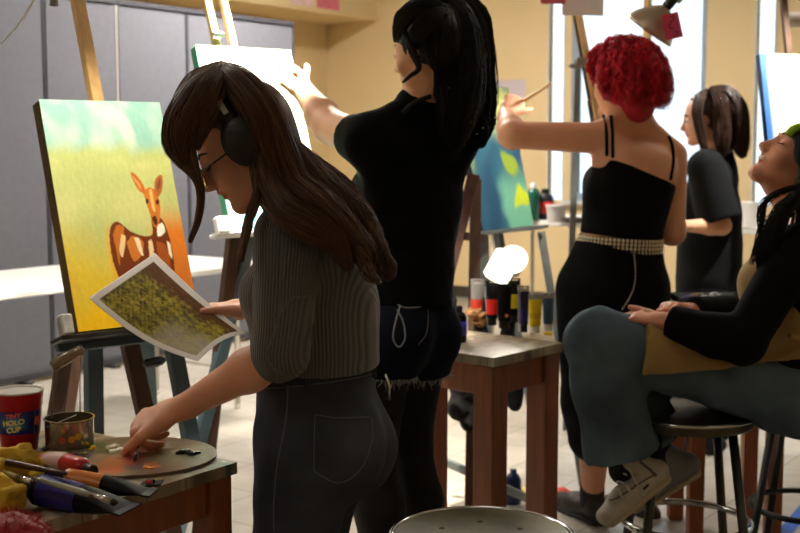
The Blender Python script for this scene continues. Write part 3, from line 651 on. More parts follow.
# ---- easel 1 with the deer canvas
tl, tr, bl = canvas_frame(141, 325, 2.95, math.radians(41), math.radians(18), .335, .585)
DC = (tl, tr, bl)
dt, dfr, de1, de2 = canvas('painted_canvas', tl, tr, bl, .042, deer, gold_e, 'canvas painting of a standing brown deer on a yellow and pale green ground', nu=190, nv=270)
cb = (bl + (tr - tl) / 2); upv = -de2; back = -dfr
g = lambda px, py, d: P(px, py, d)
def down(px, py, d, px2, d2=None): # leg foot: goes down to the floor
    return Z(px2, 145.5 + CAMZ * F / (d2 or d), .0)
mb_ = cb + back * .06
t = easel('easel with blue-grey legs and a pale wooden mast holding the deer painting', [
    ('mast', g(139, 334, 3.06), g(63, -80, 3.55), .034, .03, wood_l, de1),
    ('leg', g(93, 325, 3.0), Z(97, 690, 0) * V(1, 1, 0), .042, .03, blue_l, de1),
    ('leg', g(126, 328, 3.1), Z(200, 655, 0) * V(1, 1, 0), .044, .03, wood_d, de1),
    ('leg', g(171, 335, 3.12), Z(232, 655, 0) * V(1, 1, 0), .042, .03, blue_l, de1),
    ('leg', g(140, 250, 3.2), Z(158, 560, 0) * V(1, 1, 0), .042, .03, blue_l, de1),
    ('ledge', bl - dfr * .02 - de2 * -.012 - de1 * .05, bl - dfr * .02 + de2 * .012 + de1 * .40, .07, .012, dsteel, dfr),
    ('crossbar', mb_ - upv * .02 - de1 * .2, mb_ - upv * .02 + de1 * .2, .035, .02, blue_l, upv)], Z(140, 660, 0))
b = MB(); b.box(bl - de1 * .035 - de2 * .018 + dfr * .012, (.03, .05, .03), (de1, de2, dfr), .004); b.build('ledge_stop', mat('white_worn_metal', (170, 170, 165), .4, var=.3, vscale=40), t)
bolt(t, g(155, 362, 3.0), V(.6, -.8, 0)); b = MB(); b.lathe(g(154, 362, 2.98), [(.004, -.03), (.012, -.02), (.012, .02), (.004, .03)], 10, axis=V(1, 0, .2)); b.build('clamp_knob', blk, t)
# second, dark easel leg pair left of it
easel('dark brown easel folded behind the deer painting', [('leg', g(70, 325, 3.25), Z(22, 610, 0), .035, .03, wood_d, de1), ('leg', g(82, 315, 3.5), Z(40, 590, 0), .035, .03, wood_d, de1), ('crossbar', g(70, 322, 3.25), g(120, 322, 3.35), .03, .02, wood_d, UP)], Z(60, 600, 0))
# ---- easel 2 (overexposed canvas the second woman paints)
tl, tr, bl = canvas_frame(280, 226, 3.72, math.radians(40), math.radians(19), .355, .59)
t2, f2, a2, c2 = canvas('painted_canvas', tl, tr, bl, .035, green_pic, green_e, 'brightly lit canvas that the woman in black is painting'); CAN2 = (tl, tr, bl)
cb = bl + (tr - tl) / 2; m2 = cb - f2 * .06
t = easel('pale wooden easel with twin mast strips behind the brightly lit canvas', [
    ('mast', m2 - c2 * -.45 - a2 * .03, m2 - c2 * 1.0 - a2 * .07, .022, .022, wood_l, a2), ('mast', m2 + c2 * .45 + a2 * .02, m2 - c2 * 1.0 - a2 * .005, .022, .022, wood_l, a2),
    ('leg', g(236, 215, 3.75), Z(196, 560, 0), .04, .03, wood_d, a2), ('leg', g(250, 235, 3.8), Z(168, 572, 0), .04, .03, blue_l, a2), ('leg', g(320, 228, 4.1), Z(372, 560, 0), .04, .03, wood_d, a2), ('leg', g(285, 200, 4.2), Z(300, 520, 0), .035, .03, wood_d, a2),
    ('ledge', bl + c2 * .012 - a2 * .05 - f2 * .02, bl + c2 * .012 + a2 * .40 - f2 * .02, .06, .012, whitep, f2)], Z(280, 575, 0))
b = MB(); b.box(bl - a2 * .03 - c2 * .012 + f2 * .0, (.04, .05, .03), (a2, c2, f2), .004); b.build('ledge_stop', whitep, t)
b = MB(); b.lathe(g(219, 34, 3.85), [(.006, -.02), (.011, -.012), (.011, .012), (.006, .02)], 12, axis=a2); b.build('mast_clamp', steel, t)
# ---- easel 3 (teal canvas, red-haired woman)
tl, tr, bl = canvas_frame(509, 228, 4.62, math.radians(52), math.radians(13), .36, .56)
t3, f3, a3, c3 = canvas('painted_canvas', tl, tr, bl, .03, teal_pic, dark_e, 'teal blue and yellow-green landscape painting in front of the red-haired woman'); CAN3 = (tl, tr, bl)
cb = bl + (tr - tl) / 2; m3 = cb - f3 * .05
grey_l = mat('grey_metal_legs', (120, 126, 126), .45, metal=.6, var=.15, vscale=9)
t = easel('grey metal easel holding the teal landscape painting', [
    ('mast', m3 + c3 * .3, m3 - c3 * .5, .03, .02, grey_l, a3),
    ('leg', g(483, 232, 4.6), Z(492, 515, 0), .04, .025, grey_l, V(1, 0, 0)), ('leg', g(497, 232, 4.75), Z(550, 500, 0), .035, .025, grey_l, V(1, 0, 0)), ('leg', g(541, 232, 4.85), Z(583, 486, 0), .03, .025, grey_l, V(1, 0, 0)),
    ('ledge', bl + c3 * .01 - a3 * .06, bl + c3 * .01 + a3 * .43, .05, .012, grey_l, f3), ('crossbar', g(446, 462, 4.4), g(545, 506, 4.3), .03, .02, grey_l, UP)], Z(515, 500, 0))
b = MB(); b.box(bl - a3 * .05 - c3 * .02, (.025, .07, .03), (a3, c3, f3), .004); b.build('ledge_stop', whitep, t)
easel('dark reddish brown wooden easel standing left of the teal painting', [('leg', g(474, 175, 4.3), Z(378, 542, 0), .045, .03, mat('dark_red_wood', (66, 34, 26), .6, var=.2), V(1, 0, 0)), ('leg', g(476, 180, 4.4), Z(470, 530, 0), .04, .03, wood_d, V(1, 0, 0)), ('crossbar', g(455, 235, 4.35), g(482, 238, 4.45), .03, .02, wood_d, UP)], Z(430, 535, 0))
# ---- easel 4 by the window: mast leaning, white card at the top
t = easel('wooden easel with a dark rail and a pale mast leaning by the window', [
    ('mast', g(574, -12, 5.6), g(600, 128, 5.45), .03, .02, wood_l, V(1, 0, 0)), ('mast', g(570, -12, 5.62), g(590, 100, 5.5), .02, .02, wood_d, V(1, 0, 0)), ('leg', g(597, 115, 5.5), Z(612, 445, 0), .04, .03, wood_d, V(1, 0, 0)), ('leg', g(578, 60, 5.8), Z(566, 430, 0), .03, .02, grey_l, V(1, 0, 0)), ('leg', g(590, 100, 5.7), Z(650, 440, 0), .03, .02, wood_d, V(1, 0, 0))], Z(610, 440, 0))
b = MB(); b.box(g(582, 62, 5.45), (.05, .03, .04), None, .004); b.lathe(g(575, 66, 5.42), [(.005, -.03), (.01, -.02), (.01, .02), (.005, .03)], 10, axis=V(1, 0, 0)); b.build('mast_clamp', steel, t)
c_ = g(583, -4, 5.4); b = MB(); b.box(c_, (.19, .003, .17), (V(1, .15, 0), V(-.15, 1, 0), UP)); b.build('paper_card', mat('white_card', (228, 220, 222), .7, var=.03), label='white paper card clipped to the top of the easel by the window', cat='paper')
c_ = g(553, -2, 5.3); b = MB(); b.box(c_, (.11, .003, .05), (V(1, .15, 0), V(-.15, 1, 0), UP)); b.build('paper_tag', mat('dark_pink_card', (200, 90, 110), .7, var=.05), label='dark pink paper tag just left of the white card', cat='paper')
# ---- easel 5, right edge
tl, tr, bl = canvas_frame(808, 172, 5.0, math.radians(18), math.radians(12), .36, .50)
t5, f5, a5, c5 = canvas('painted_canvas', tl, tr, bl, .03, sky_pic, mat('blue_canvas_edge', (30, 60, 110), .6), 'pale yellow canvas with a blue corner at the right edge'); m5 = bl + (tr - tl) / 2 - f5 * .05
easel('easel holding the pale yellow canvas at the right edge', [('mast', m5 + c5 * .3, m5 - c5 * .95, .03, .02, wood_d, a5), ('leg', g(790, 172, 5.05), Z(775, 465, 0), .035, .025, wood_d, a5), ('leg', g(826, 172, 5.1), Z(850, 465, 0), .035, .025, wood_d, a5), ('leg', g(808, 150, 5.3), Z(805, 430, 0), .035, .025, wood_d, a5), ('ledge', bl + c5 * .01, bl + c5 * .01 + a5 * .36, .05, .012, wood_d, f5)], Z(808, 460, 0))
b = MB(); c_ = g(797, 20, 5.6); b.tube([c_ - V(.05, 0, 0), c_ + V(.5, 0, .02)], .035, 16); b.build('tube_lamp_arm', mat('pale_beige_metal', (190, 180, 170), .5), label='pale beige horizontal arm across the window at the right edge', cat='lamp arm')
# ---- clamp lamps
def clamp_lamp(label, c, dirv, r, energy, col, stem, cone=70, lampcol=(120, 112, 104), clip=True):
    dirv = unit(dirv); t = thing('clamp_lamp', label, 'lamp', c, 'clamp lamps on the easels'); rm = mat('spun_reflector_%d' % lampcol[0], lampcol, .4, metal=.7, var=.06)
    b = MB(); n = 9; pr = [(.018 + (r - .018) * math.sin(i / (n - 1) * 1.35) ** .9 / math.sin(1.35) ** .9, i / (n - 1) * r * 1.05) for i in range(n)]
    pr = pr + [(x - .0015, y + .0005) for x, y in pr[::-1]]; b.lathe(c - dirv * r * .55, pr + [pr[0]], 28, axis=dirv, cp=False); b.build('reflector', rm, t, smooth=True)
    b = MB(); b.lathe(c - dirv * (r * .55 + .07), [(.014, 0), (.02, .004), (.02, .05), (.017, .075)], 18, axis=dirv); b.build('socket', blk if lampcol[0] < 200 else whitep, t, smooth=True)
    b = MB(); bc = c - dirv * r * .25; b.lathe(bc, [(1e-6, -.03), (.012, -.026), (.013, -.01), (.028, .02), (.03, .035), (.022, .052), (1e-6, .06)], 16, axis=dirv); b.build('bulb', mat('glowing_bulb', (255, 240, 215), .3, emit=(255, 226, 178), estr=12), t, smooth=True)
    b = MB(); b.tube([c - dirv * (r * .55 + .06)] + [np.asarray(p, float) for p in stem], .006, 8); b.build('arm', dsteel, t, smooth=True)
    if clip: q = np.asarray(stem[-1], float); b = MB(); b.box(q, (.03, .04, .05), None, .004); b.box(q + V(.02, 0, -.03), (.008, .035, .05), None, .002); b.build('spring_clip', dsteel, t)
    if energy:
        l = bpy.data.lights.new('bulb_light', 'SPOT'); l.energy = energy; l.color = col; l.spot_size = math.radians(cone); l.spot_blend = .6; l.shadow_soft_size = .035
        o = bpy.data.objects.new('bulb_light', l); C.objects.link(o); o.parent = t; o.location = tuple(dirv * r * .62); o.rotation_euler = Vector(tuple(-dirv)).to_track_quat('Z', 'Y').to_euler()
    return t
def toward(a, b_): return unit(np.asarray(b_) - np.asarray(a))
dctr = DC[0] + (DC[1] - DC[0]) / 2 + (DC[2] - DC[0]) / 2; c2c = CAN2[0] + (CAN2[1] - CAN2[0]) / 2 + (CAN2[2] - CAN2[0]) * .35; c3c = CAN3[0] + (CAN3[1] - CAN3[0]) / 2 + (CAN3[2] - CAN3[0]) * .3
mt1 = g(64, -74, 3.54)
L1 = dctr + dfr * .42 + UP * .78 + V(-.12, 0, 0); clamp_lamp('clamp lamp above the deer painting, out at the end of its arm', L1, toward(L1, dctr), .08, SP1, (1, .9, .72), [L1 + UP * .15, mt1], 80)
L2 = c2c + f2 * .42 + UP * .62 + V(-.05, 0, 0); clamp_lamp('clamp lamp above the brightly lit canvas of the second easel', L2, toward(L2, c2c), .08, SP2, (1, .92, .78), [L2 + UP * .12, m2 - c2 * 1.0 - a2 * .03], 75)
c5c = tl + (tr - tl) / 2 + (bl - tl) * .5; L5 = c5c + f5 * .45 + UP * .6; clamp_lamp('added clamp lamp out of view, brightening the pale yellow canvas at the right', L5, toward(L5, c5c), .08, 110, (1, .95, .85), [L5 + UP * .15, m5 - c5 * .9], 75)  # lamp added out of view to brighten the right-hand canvas
# visible grey lamp with the pink tag
c_ = g(657, 20, 4.3); dv = toward(c_, c3c + V(0, 0, -.05)); dv = unit(V(-.55, .25, -.80))
t = clamp_lamp('grey clamp lamp with a pink tag hanging above the red-haired woman', c_, dv, .095, SP3, (1, .93, .8), [c_ + V(.075, -.01, .10), c_ + V(.09, 0, .22)], 95, (176, 160, 142))
b = MB(); b.tube([c_ + V(.06, -.01, .07), c_ + V(.1, -.01, .11)], .022, 12); b.build('clamp_hinge', steel, t, smooth=True)
b = MB(); q = c_ + V(.09, 0, .22); b.tube([q, q + V(.02, .02, .5), V(q[0] + .02, q[1] + .02, CH - .002)], .008, 8); b.build('drop_rod', dsteel, t, smooth=True)
tg = g(672, 26, 4.2); ta = (unit(V(1, .1, .22)), unit(V(-.1, 1, 0)), unit(V(-.24, 0, 1)))
b = MB(); b.box(tg, (.062, .0015, .088), ta); t_ = b.build('paper_tag', mat('pink_tag', (214, 72, 108), .6), label='pink paper tag with handwriting taped to the grey clamp lamp', cat='tag', loc=tg)
b = MB()
for (x, z, s) in ((.0, .024, 1), (.0, .0, -1), (.002, -.026, 1)):
    pts = [tg - ta[1] * .002 + ta[0] * (x + .012 * math.sin(k * .9) * s) + ta[2] * (z + .009 * math.cos(k * .9)) for k in range(5)]; b.tube(pts, .0016, 5)
b.build('handwriting', mat('pen_ink', (60, 20, 60), .6), t_)
# glowing lamp lying low behind the paint table (bulb facing us)
c_ = g(513, 262, 4.0); dv = unit(V(-.15, -.85, .42))
clamp_lamp('white clamp lamp glowing behind the table of paint bottles', c_, dv, .052, 9, (1, .95, .85), [c_ + V(-.02, .08, -.10), g(500, 300, 4.1)], 150, (232, 230, 226))
b = MB(); c2_ = g(501, 268, 4.02); b.lathe(c2_, [(.03, -.05), (.045, -.04), (.045, .05), (.03, .06)], 20, axis=unit(V(.5, .1, .9))); b.build('frosted_lamp_shade', mat('glowing_frosted', (250, 244, 235), .4, emit=(255, 240, 220), estr=2.2), label='glowing frosted shade touching the white clamp lamp', cat='lamp shade', smooth=True)
# pale cord hanging at the top left
b = MB(); b.tube(catmull([g(-12, 56, 3.6), g(4, 41, 3.6), g(20, 22, 3.6), g(36, -4, 3.6), g(50, -40, 3.6)], 16), .0035, 8); b.tube([g(50, -40, 3.6), V(*(g(50, -40, 3.6)[:2]), CH)], .0035, 6); b.build('lamp_cord', mat('pale_cord', (200, 200, 205), .5), label='pale electric cord hanging across the top left corner', cat='cord', smooth=True)
b = MB(); b.tube([g(54, -20, 3.3), g(54, 6, 3.3)], [.01, .012], 10); b.tube([g(54, -20, 3.3), V(*(g(54, -20, 3.3)[:2]), CH)], .003, 6); b.build('cord_switch', mat('grey_cord_switch', (130, 128, 130), .5), label='small grey cord end hanging left of the wooden mast', cat='cord', smooth=True)
# ------------------------------------------------------------------ white folding tables at the left
def folding_table(label, c, e1, w, e2, d, h, m, legs=True, th=.03, group='folding tables'):
    e1 = unit(e1); e2 = unit(e2); c = V(c[0], c[1], 0); t = thing('folding_table', label, 'table', c, group)
    b = MB(); b.box(c + UP * (h - th / 2), (w, d, th), (e1, e2, UP), .006); b.build('tabletop', m, t)
    for s in (-1, 1):
        for q in (-1, 1):
            p = c + e1 * s * (w / 2 - .18) + e2 * q * (d / 2 - .08); b = MB(); b.tube([p + UP * (h - th), p + UP * .02 + e2 * q * .0], .0125, 10); b.tube([p + UP * .02, p], .016, 10); b.build('leg', mat('beige_tube', (176, 170, 158), .4), t, smooth=True)
        p = c + e1 * s * (w / 2 - .18); b = MB(); b.tube([p - e2 * (d / 2 - .08) + UP * .2, p + e2 * (d / 2 - .08) + UP * .2], .009, 8); b.build('brace', mat('beige_tube', (176, 170, 158), .4), t, smooth=True)
    return t
F0 = Z(0, 297, .74); F1 = Z(232, 266, .74); e1 = RV; fo = F1 + RV * .3
folding_table('long white folding table along the grey partition behind the deer easel', fo - e1 * .92 - RU * .375, e1, 1.83, RU, .75, .74, tabw)
folding_table('white folding table at the left edge, end to end with the long one', fo - e1 * (.92 + 1.84) - RU * .375, e1, 1.83, RU, .75, .74, tabw)
# tables below the windows
c_ = R(2.5, -.75, 0); K = Z(560, 222, .74)
def put(px, py, h): return Z(px, py, h)
q = P(568, 221, 7.6); hh = q[2]
folding_table('white topped folding table below the left window', q - RV * -.3, RU, 1.5, RV, .7, hh, tabw, th=.035)
q2 = P(770, 228, 6.4)
folding_table('white topped folding table behind the woman in the black tee', q2 + RV * .3, RU, 1.6, RV, .7, q2[2], tabw, th=.035)
def bottle(px, py, d, h, r, m, capm, label, name='paint_bottle', cat='bottle', group=None, z0=None, capr=.4, band=None):
    p = P(px, py, d); p = p if z0 is None else V(p[0], p[1], z0); t = thing(name, label, cat, p, group)
    b = MB(); b.lathe(p, [(r * .85, 0), (r, .006), (r, h * .70), (r * .8, h * .80), (r * capr, h * .84), (r * capr, h * .88)], 20); b.build('bottle_body', m, t, smooth=True)
    b = MB(); b.lathe(p + UP * h * .86, [(r * capr * 1.15, 0), (r * capr * 1.15, h * .1), (r * capr * .8, h * .14)], 16); b.build('cap', capm, t, auto=40)
    if band: b = MB(); b.lathe(p, [(r + .001, h * .2), (r + .001, h * .58)], 20); b.build('label', band, t, smooth=True)
    return t
bottle(533, 219, 7.7, .24, .045, mat('green_bottle', (16, 84, 68), .3), whitep, 'dark green paint bottle on the table below the window', z0=hh)
bottle(545, 217, 7.75, .20, .055, mat('black_bottle', (22, 24, 34), .35), blk, 'black paint bottle with a red band beside the green bottle', z0=hh, band=mat('red_band', (196, 40, 36), .5))
def tub(px, py, d, r, h, m, label, z0, lid=True):
    p = P(px, py, d); p[2] = z0; t = thing('plastic_tub', label, 'tub', p); b = MB(); b.lathe(p, [(r * .85, 0), (r, h), (r - .003, h), (r * .84, .003), (1e-6, .003)], 24); b.build('tub_body', m, t, auto=40)
    b = MB(); b.lathe(p + UP * h, [(r + .004, -.008), (r + .004, .006), (r * .9, .008), (1e-6, .008)], 24); b.build('lid', m, t, auto=40)
tub(556, 217, 7.5, .062, .10, mat('cloudy_plastic', (190, 186, 184), .5), 'cloudy plastic tub with a lid right of the black bottle', hh)
b = MB(); p = P(573, 219, 7.45); p[2] = hh; b.lathe(p, [(.05, 0), (.07, .03), (.066, .03), (.048, .004), (1e-6, .004)], 20); b.build('shallow_dish', mat('dark_dish', (60, 50, 46), .5), label='shallow dark dish on the table beside the cloudy tub', cat='dish', loc=p, smooth=True)
tub(748, 223, 6.45, .05, .13, mat('cloudy_plastic2', (214, 210, 206), .5), 'pale plastic jar on the table behind the laughing woman', q2[2])
# ------------------------------------------------------------------ left paint table
TZ = .74; top_m = mat('worn_paint_spattered_wood', (118, 104, 84), .45, var=.4, vscale=14, bump=.3, bscale=80)
def spatter_top(c, e1, w, e2, d, h, th, seed=3):
    """a slab whose top carries daubs of old paint"""
    s = grid_sheet(lambda u, v: c + (u[:, None] - .5) * e1 * w + (v[:, None] - .5) * e2 * d + UP * h, 150, 150, th) if np.dot(np.cross(e1, e2), UP) > 0 else grid_sheet(lambda u, v: c + (v[:, None] - .5) * e1 * w + (u[:, None] - .5) * e2 * d + UP * h, 150, 150, th)
    vs, fs, u, v = s; uu = np.concatenate([u, u]); vv = np.concatenate([v, v]); col = np.tile(np.array(lin((136, 122, 102))), (len(uu), 1))
    col = mixc(col, (84, 66, 50), sstep(.0, .8, fn(uu * 3, vv, 14, seed))); col = mixc(col, (176, 166, 146), sstep(.1, .7, fn(uu, vv * 4, 12, seed + 1)) * .8); col = mixc(col, (60, 46, 36), sstep(.35, .8, fn(uu * .6, vv * 9, 30, seed + 2)) * .8)
    rs = np.random.RandomState(seed)
    for i in range(130):
        a, b_, r = rs.rand(), rs.rand(), .005 + .022 * rs.rand() ** 2; cc = [(176, 60, 40), (206, 200, 190), (60, 80, 110), (190, 150, 60), (120, 50, 40), (90, 110, 80), (200, 120, 80)][rs.randint(7)]
        col = mixc(col, cc, sstep(.3, -.3, (np.hypot((uu - a), (vv - b_) * (1 + rs.rand())) - r) / r + .8 * fn(uu, vv, 60, i)) * .85)
    return vs, fs, col
paintedtop = mat('spattered_tabletop', (100, 100, 100), .42, attr='Col', bump=.3, bscale=90)
def paint_table(label, K, e1, w, e2, d, h, th, lw, apron, seed, legm=wood_r):
    """K = the corner nearest the viewer's side; e1,e2 run along the two edges from it"""
    c = K + e1 * w / 2 + e2 * d / 2; c = V(c[0], c[1], 0); t = thing('paint_table', label, 'table', c, 'small wooden paint tables')
    vs, fs, col = spatter_top(c, e1, w, e2, d, h, th, seed); mesh('tabletop', vs, fs, paintedtop, t, cols=col)
    for s in (-1, 1):
        for q in (-1, 1):
            b = MB(); p = c + e1 * s * (w / 2 - lw / 2 - .006) + e2 * q * (d / 2 - lw / 2 - .006); b.box(p + UP * (h - th) / 2, (lw, lw, h - th - .001), (e1, e2, UP), .004); b.build('leg', legm, t)
        b = MB(); b.box(c + e1 * s * (w / 2 - .03) + UP * (h - th - apron / 2 - .001), (.02, d - 2 * lw - .014, apron), (e1, e2, UP), .002); b.build('apron', legm, t)
        b = MB(); b.box(c + e2 * s * (d / 2 - .03) + UP * (h - th - apron / 2 - .001), (w - 2 * lw - .014, .02, apron), (e1, e2, UP), .002); b.build('apron', legm, t)
    return t
K = Z(237, 462, TZ); E1 = unit(Z(50, 520, TZ) - K); E2 = unit(V(-E1[1], E1[0], 0)); E2 = E2 if E2[0] < 0 else -E2
paint_table('small worn wooden table with red-brown legs holding the palette and paint tubes', K, E1, .50, E2, .50, TZ, .022, .055, .07, 3)
# ---- round wooden palette with paint
pc = Z(128, 458, TZ) ; PZ = TZ + .001
def pal(u, v):
    a = u * 2 * math.pi; r = v * .152 * (1 + .04 * np.cos(2 * a)); return np.stack([pc[0] + r * np.cos(a) * 1.06, pc[1] + r * np.sin(a), np.full_like(u, PZ + .005)], 1)
n1, n2 = 120, 60; ua = np.linspace(0, 1, n1, endpoint=False); va = np.linspace(.02, 1, n2); uu, vv = np.meshgrid(ua, va, indexing='ij'); tp = pal(uu.ravel(), vv.ravel()); bt = tp - UP * .005; fs = []; k = n1 * n2
for i in range(n1):
    for j in range(n2 - 1):
        a0, a1 = i * n2 + j, ((i + 1) % n1) * n2 + j; fs += [(a0, a0 + 1, a1 + 1, a1), (a0 + k, a1 + k, a1 + 1 + k, a0 + 1 + k)]
    a0, a1 = i * n2 + n2 - 1, ((i + 1) % n1) * n2 + n2 - 1; fs.append((a0, a0 + k, a1 + k, a1))
fs.append(tuple(i * n2 for i in range(n1))[::-1]); fs.append(tuple(i * n2 + k for i in range(n1)))
pv = np.vstack([tp, bt]); x = pv[:, 0]; y = pv[:, 1]; col = np.tile(np.array(lin((122, 98, 84))), (len(pv), 1)); q3 = lambda f, s: snoise(np.stack([x * f, y * f, x * 0], 1), 1, s)
col = mixc(col, (92, 70, 58), sstep(0, .9, q3(60, 1)))
def daub(px, py, r, c_, rag=.6, s=1, a=.9):
    global col
    p = Z(px, py, TZ + .005); d = np.hypot(x - p[0], y - p[1]); col = mixc(col, c_, sstep(.35, -.35, (d - r) / r + rag * q3(110, s)) * a)
for a_ in ((140, 455, .06, (150, 92, 74), .5, 2), (175, 456, .055, (128, 128, 92), .5, 3), (112, 452, .03, (86, 96, 66), .6, 4), (98, 448, .035, (70, 92, 70), .6, 5), (118, 463, .035, (196, 84, 56), .6, 6), (110, 470, .03, (206, 70, 46), .6, 7), (150, 466, .022, (214, 130, 40), .7, 8),
           (128, 457, .02, (150, 60, 40), .6, 9), (160, 447, .02, (160, 150, 160), .6, 10), (178, 452, .018, (190, 184, 178), .6, 13), (85, 455, .03, (120, 90, 110), .6, 11), (143, 446, .02, (200, 190, 176), .6, 12), (195, 448, .02, (150, 128, 104), .6, 14), (135, 468, .02, (110, 80, 90), .6, 15)): daub(*a_)
pl = mesh('artist_palette', pv, fs, mat('palette_paint', (128, 100, 80), .35, attr='Col', bump=.5, bscale=70), label='round wooden palette covered with daubs of mixed paint on the left table', cat='palette', cols=col, loc=pc + UP * .001)
def blob(name, pts, c_, parent, seed=1):
    S = SDF(); 
    for (px, py, r) in pts: p = Z(px, py, TZ + .007); S.ell(p, V(r, r, r * .6), k=.006)
    sdf_mesh(S, .0016, name, mat('wet_paint_%d_%d_%d' % c_, c_, .25), parent, wr=.0012, wf=200, seed=seed)
blob('paint_dab', [(110, 448, .010), (115, 446, .009), (120, 450, .009), (127, 451, .006), (113, 452, .008)], (236, 230, 206), pl)
blob('paint_dab', [(180, 453, .009), (186, 452, .010), (192, 454, .009), (198, 453, .006)], (16, 18, 22), pl, 2)
blob('paint_dab', [(91, 449, .006), (93, 447, .006)], (236, 196, 20), pl, 3); blob('paint_dab', [(85, 453, .005), (79, 453, .004)], (150, 160, 40), pl, 6)
blob('paint_dab', [(74, 456, .007), (77, 457, .005)], (20, 24, 130), pl, 4); blob('paint_dab', [(146, 467, .006), (151, 468, .005)], (224, 140, 30), pl, 5)
# ---- red party cup
p = Z(20, 449, TZ); h_ = .118; t = thing('party_cup', 'red plastic party cup with a white inside and a blue label on the paint table', 'cup', p)
r0, r1 = .034, .0475
def cr(z): return r0 + (r1 - r0) * z / h_
b = MB(); b.lathe(p, [(1e-6, 0), (r0 - .002, 0), (r0, .002), (cr(.03), .03), (cr(.031) + .0015, .032), (cr(.085), .085), (cr(.087) + .0012, .088), (cr(.1), .1), (cr(.102) + .001, .103), (r1, h_ - .003)], 48, cp=False); b.build('cup_outside', mat('red_cup', (178, 12, 24), .28), t, smooth=True)
b = MB(); b.lathe(p, [(r1 - .0015, h_ - .004), (r1 + .0012, h_ - .003), (r1 + .0014, h_), (r1 - .001, h_ + .0008), (r1 - .0025, h_ - .003), (cr(.05) - .002, .05), (r0 - .003, .006), (1e-6, .005)], 48); b.build('white_lining', mat('white_cup', (216, 214, 212), .4), t, smooth=True)
fa = math.atan2(-p[1], -p[0])      # towards the viewer
def cyl(a, z, o=0.0): return p + V(math.cos(fa + a) * (cr(z) + .0016 + o), math.sin(fa + a) * (cr(z) + .0016 + o), z)
def lab_col(u, v):
    c = np.tile(np.array(lin((20, 44, 130))), (len(u), 1)); d = np.hypot((u - .42) * 1.5, v - .5); c = mixc(c, (40, 150, 200), sstep(.5, .15, d + .08 * fn(u, v, 14, 2))); c = mixc(c, (150, 214, 226), sstep(.25, .0, d) * .7); c = mixc(c, (30, 50, 130), sstep(.1, .9, fn(u, v, 26, 5)) * .6)
    c = mixc(c, (190, 190, 210), ((np.abs(u - .86) < .006))); return c
vs, fs, u, v = grid_sheet(lambda u, v: np.array([cyl(-1.25 + 2.3 * a, .082 - .045 * b_) for a, b_ in zip(u, v)]), 90, 40, -.0006)
mesh('label_band', vs, fs, mat('cup_label', (20, 40, 120), .35, attr='Col'), t, cols=np.vstack([lab_col(u, v)] * 2))
def glyph_text(txt, size, m, name, parent, fn3, ext=.0006):
    cu = bpy.data.curves.new('txt', 'FONT'); cu.body = txt; cu.size = size; cu.align_x = 'CENTER'; cu.align_y = 'CENTER'; cu.extrude = ext; cu.offset = size * .03
    o = bpy.data.objects.new('txt', cu); me = o.to_mesh(); vs = np.array([tuple(v.co) for v in me.vertices]); fs = [tuple(q.vertices) for q in me.polygons]; o.to_mesh_clear(); bpy.data.objects.remove(o)
    return mesh(name, [fn3(*v) for v in vs], fs, m, parent)
yel = mat('label_yellow', (255, 236, 150), .5); redl = mat('label_red', (255, 96, 84), .5)
for (tx, zz, sz, m_) in (('TINY', .0745, .0125, redl), ('HOLO', .061, .0145, yel), ('CUP', .047, .0145, yel)):
    glyph_text(tx, sz, m_, 'lettering', t, lambda x_, y_, z_, zz=zz: cyl(-.26 + x_ / .042 + .1 * 0, zz + y_ + .12 * x_, .0008 + z_))
glyph_text('8', .022, redl, 'lettering', t, lambda x_, y_, z_: cyl(.86 + x_ / .042, .06 + y_, .0008 + z_))
# ---- metal brush washer with wire handle and coil grip
p = Z(70, 448, TZ); t = thing('brush_washer', 'round steel brush washer tin with a wire handle, beside the red cup', 'tin', p); rr = .047
b = MB(); b.lathe(p, [(rr * .96, 0), (rr, .003), (rr, .058), (rr + .002, .06), (rr + .002, .062), (rr - .0015, .062), (rr - .0015, .004), (1e-6, .004)], 44); b.build('tin_body', mat('tarnished_steel', (184, 172, 150), .2, metal=.92, var=.3, vscale=24), t, auto=40)
b = MB(); b.lathe(p, [(rr - .002, .006), (rr - .002, .03), (1e-6, .03)], 32); b.build('murky_water', mat('murky_water', (80, 70, 50), .1), t, smooth=True)
b = MB(); b.lathe(p, [(rr * 1.0 + .004, 0), (rr + .006, .003), (rr + .001, .005)], 36); b.build('base_rim', dsteel, t, smooth=True)
gl = P(53, 366, p[1] - .01); gr = P(81, 350, p[1] + .03); a_ = unit(gr - gl)
hl = p + V(-rr - .002, 0, .05); hr = p + V(rr + .002, .01, .05); hl = P(51, 418, p[1]); hr = P(80, 412, p[1] + .03)
b = MB(); b.tube([hl, P(52, 390, p[1]), gl], .0011, 6); b.tube([hr, P(80, 385, p[1] + .03), gr], .0011, 6); b.tube([P(47, 427, p[1] - .04), P(62, 421, p[1]), P(76, 415, p[1] + .03)], .0013, 6); b.build('wire_handle', steel, t, smooth=True)
b = MB(); b.tube([gl - a_ * .004, gl + a_ * .0, gr, gr + a_ * .004], [.007, .0115, .0105, .007], 16)
for q in range(9): b.tube([gl + a_ * np.linalg.norm(gr - gl) * q / 8 + (V(0, math.cos(s), math.sin(s)) - a_ * np.dot(V(0, math.cos(s), math.sin(s)), a_)) * .0118 for s in np.linspace(0, 6.1, 13)], .0009, 5)
b.build('coil_grip', mat('amber_plastic_grip', (150, 132, 104), .2, spec=.7, trans=.35), t, smooth=True)
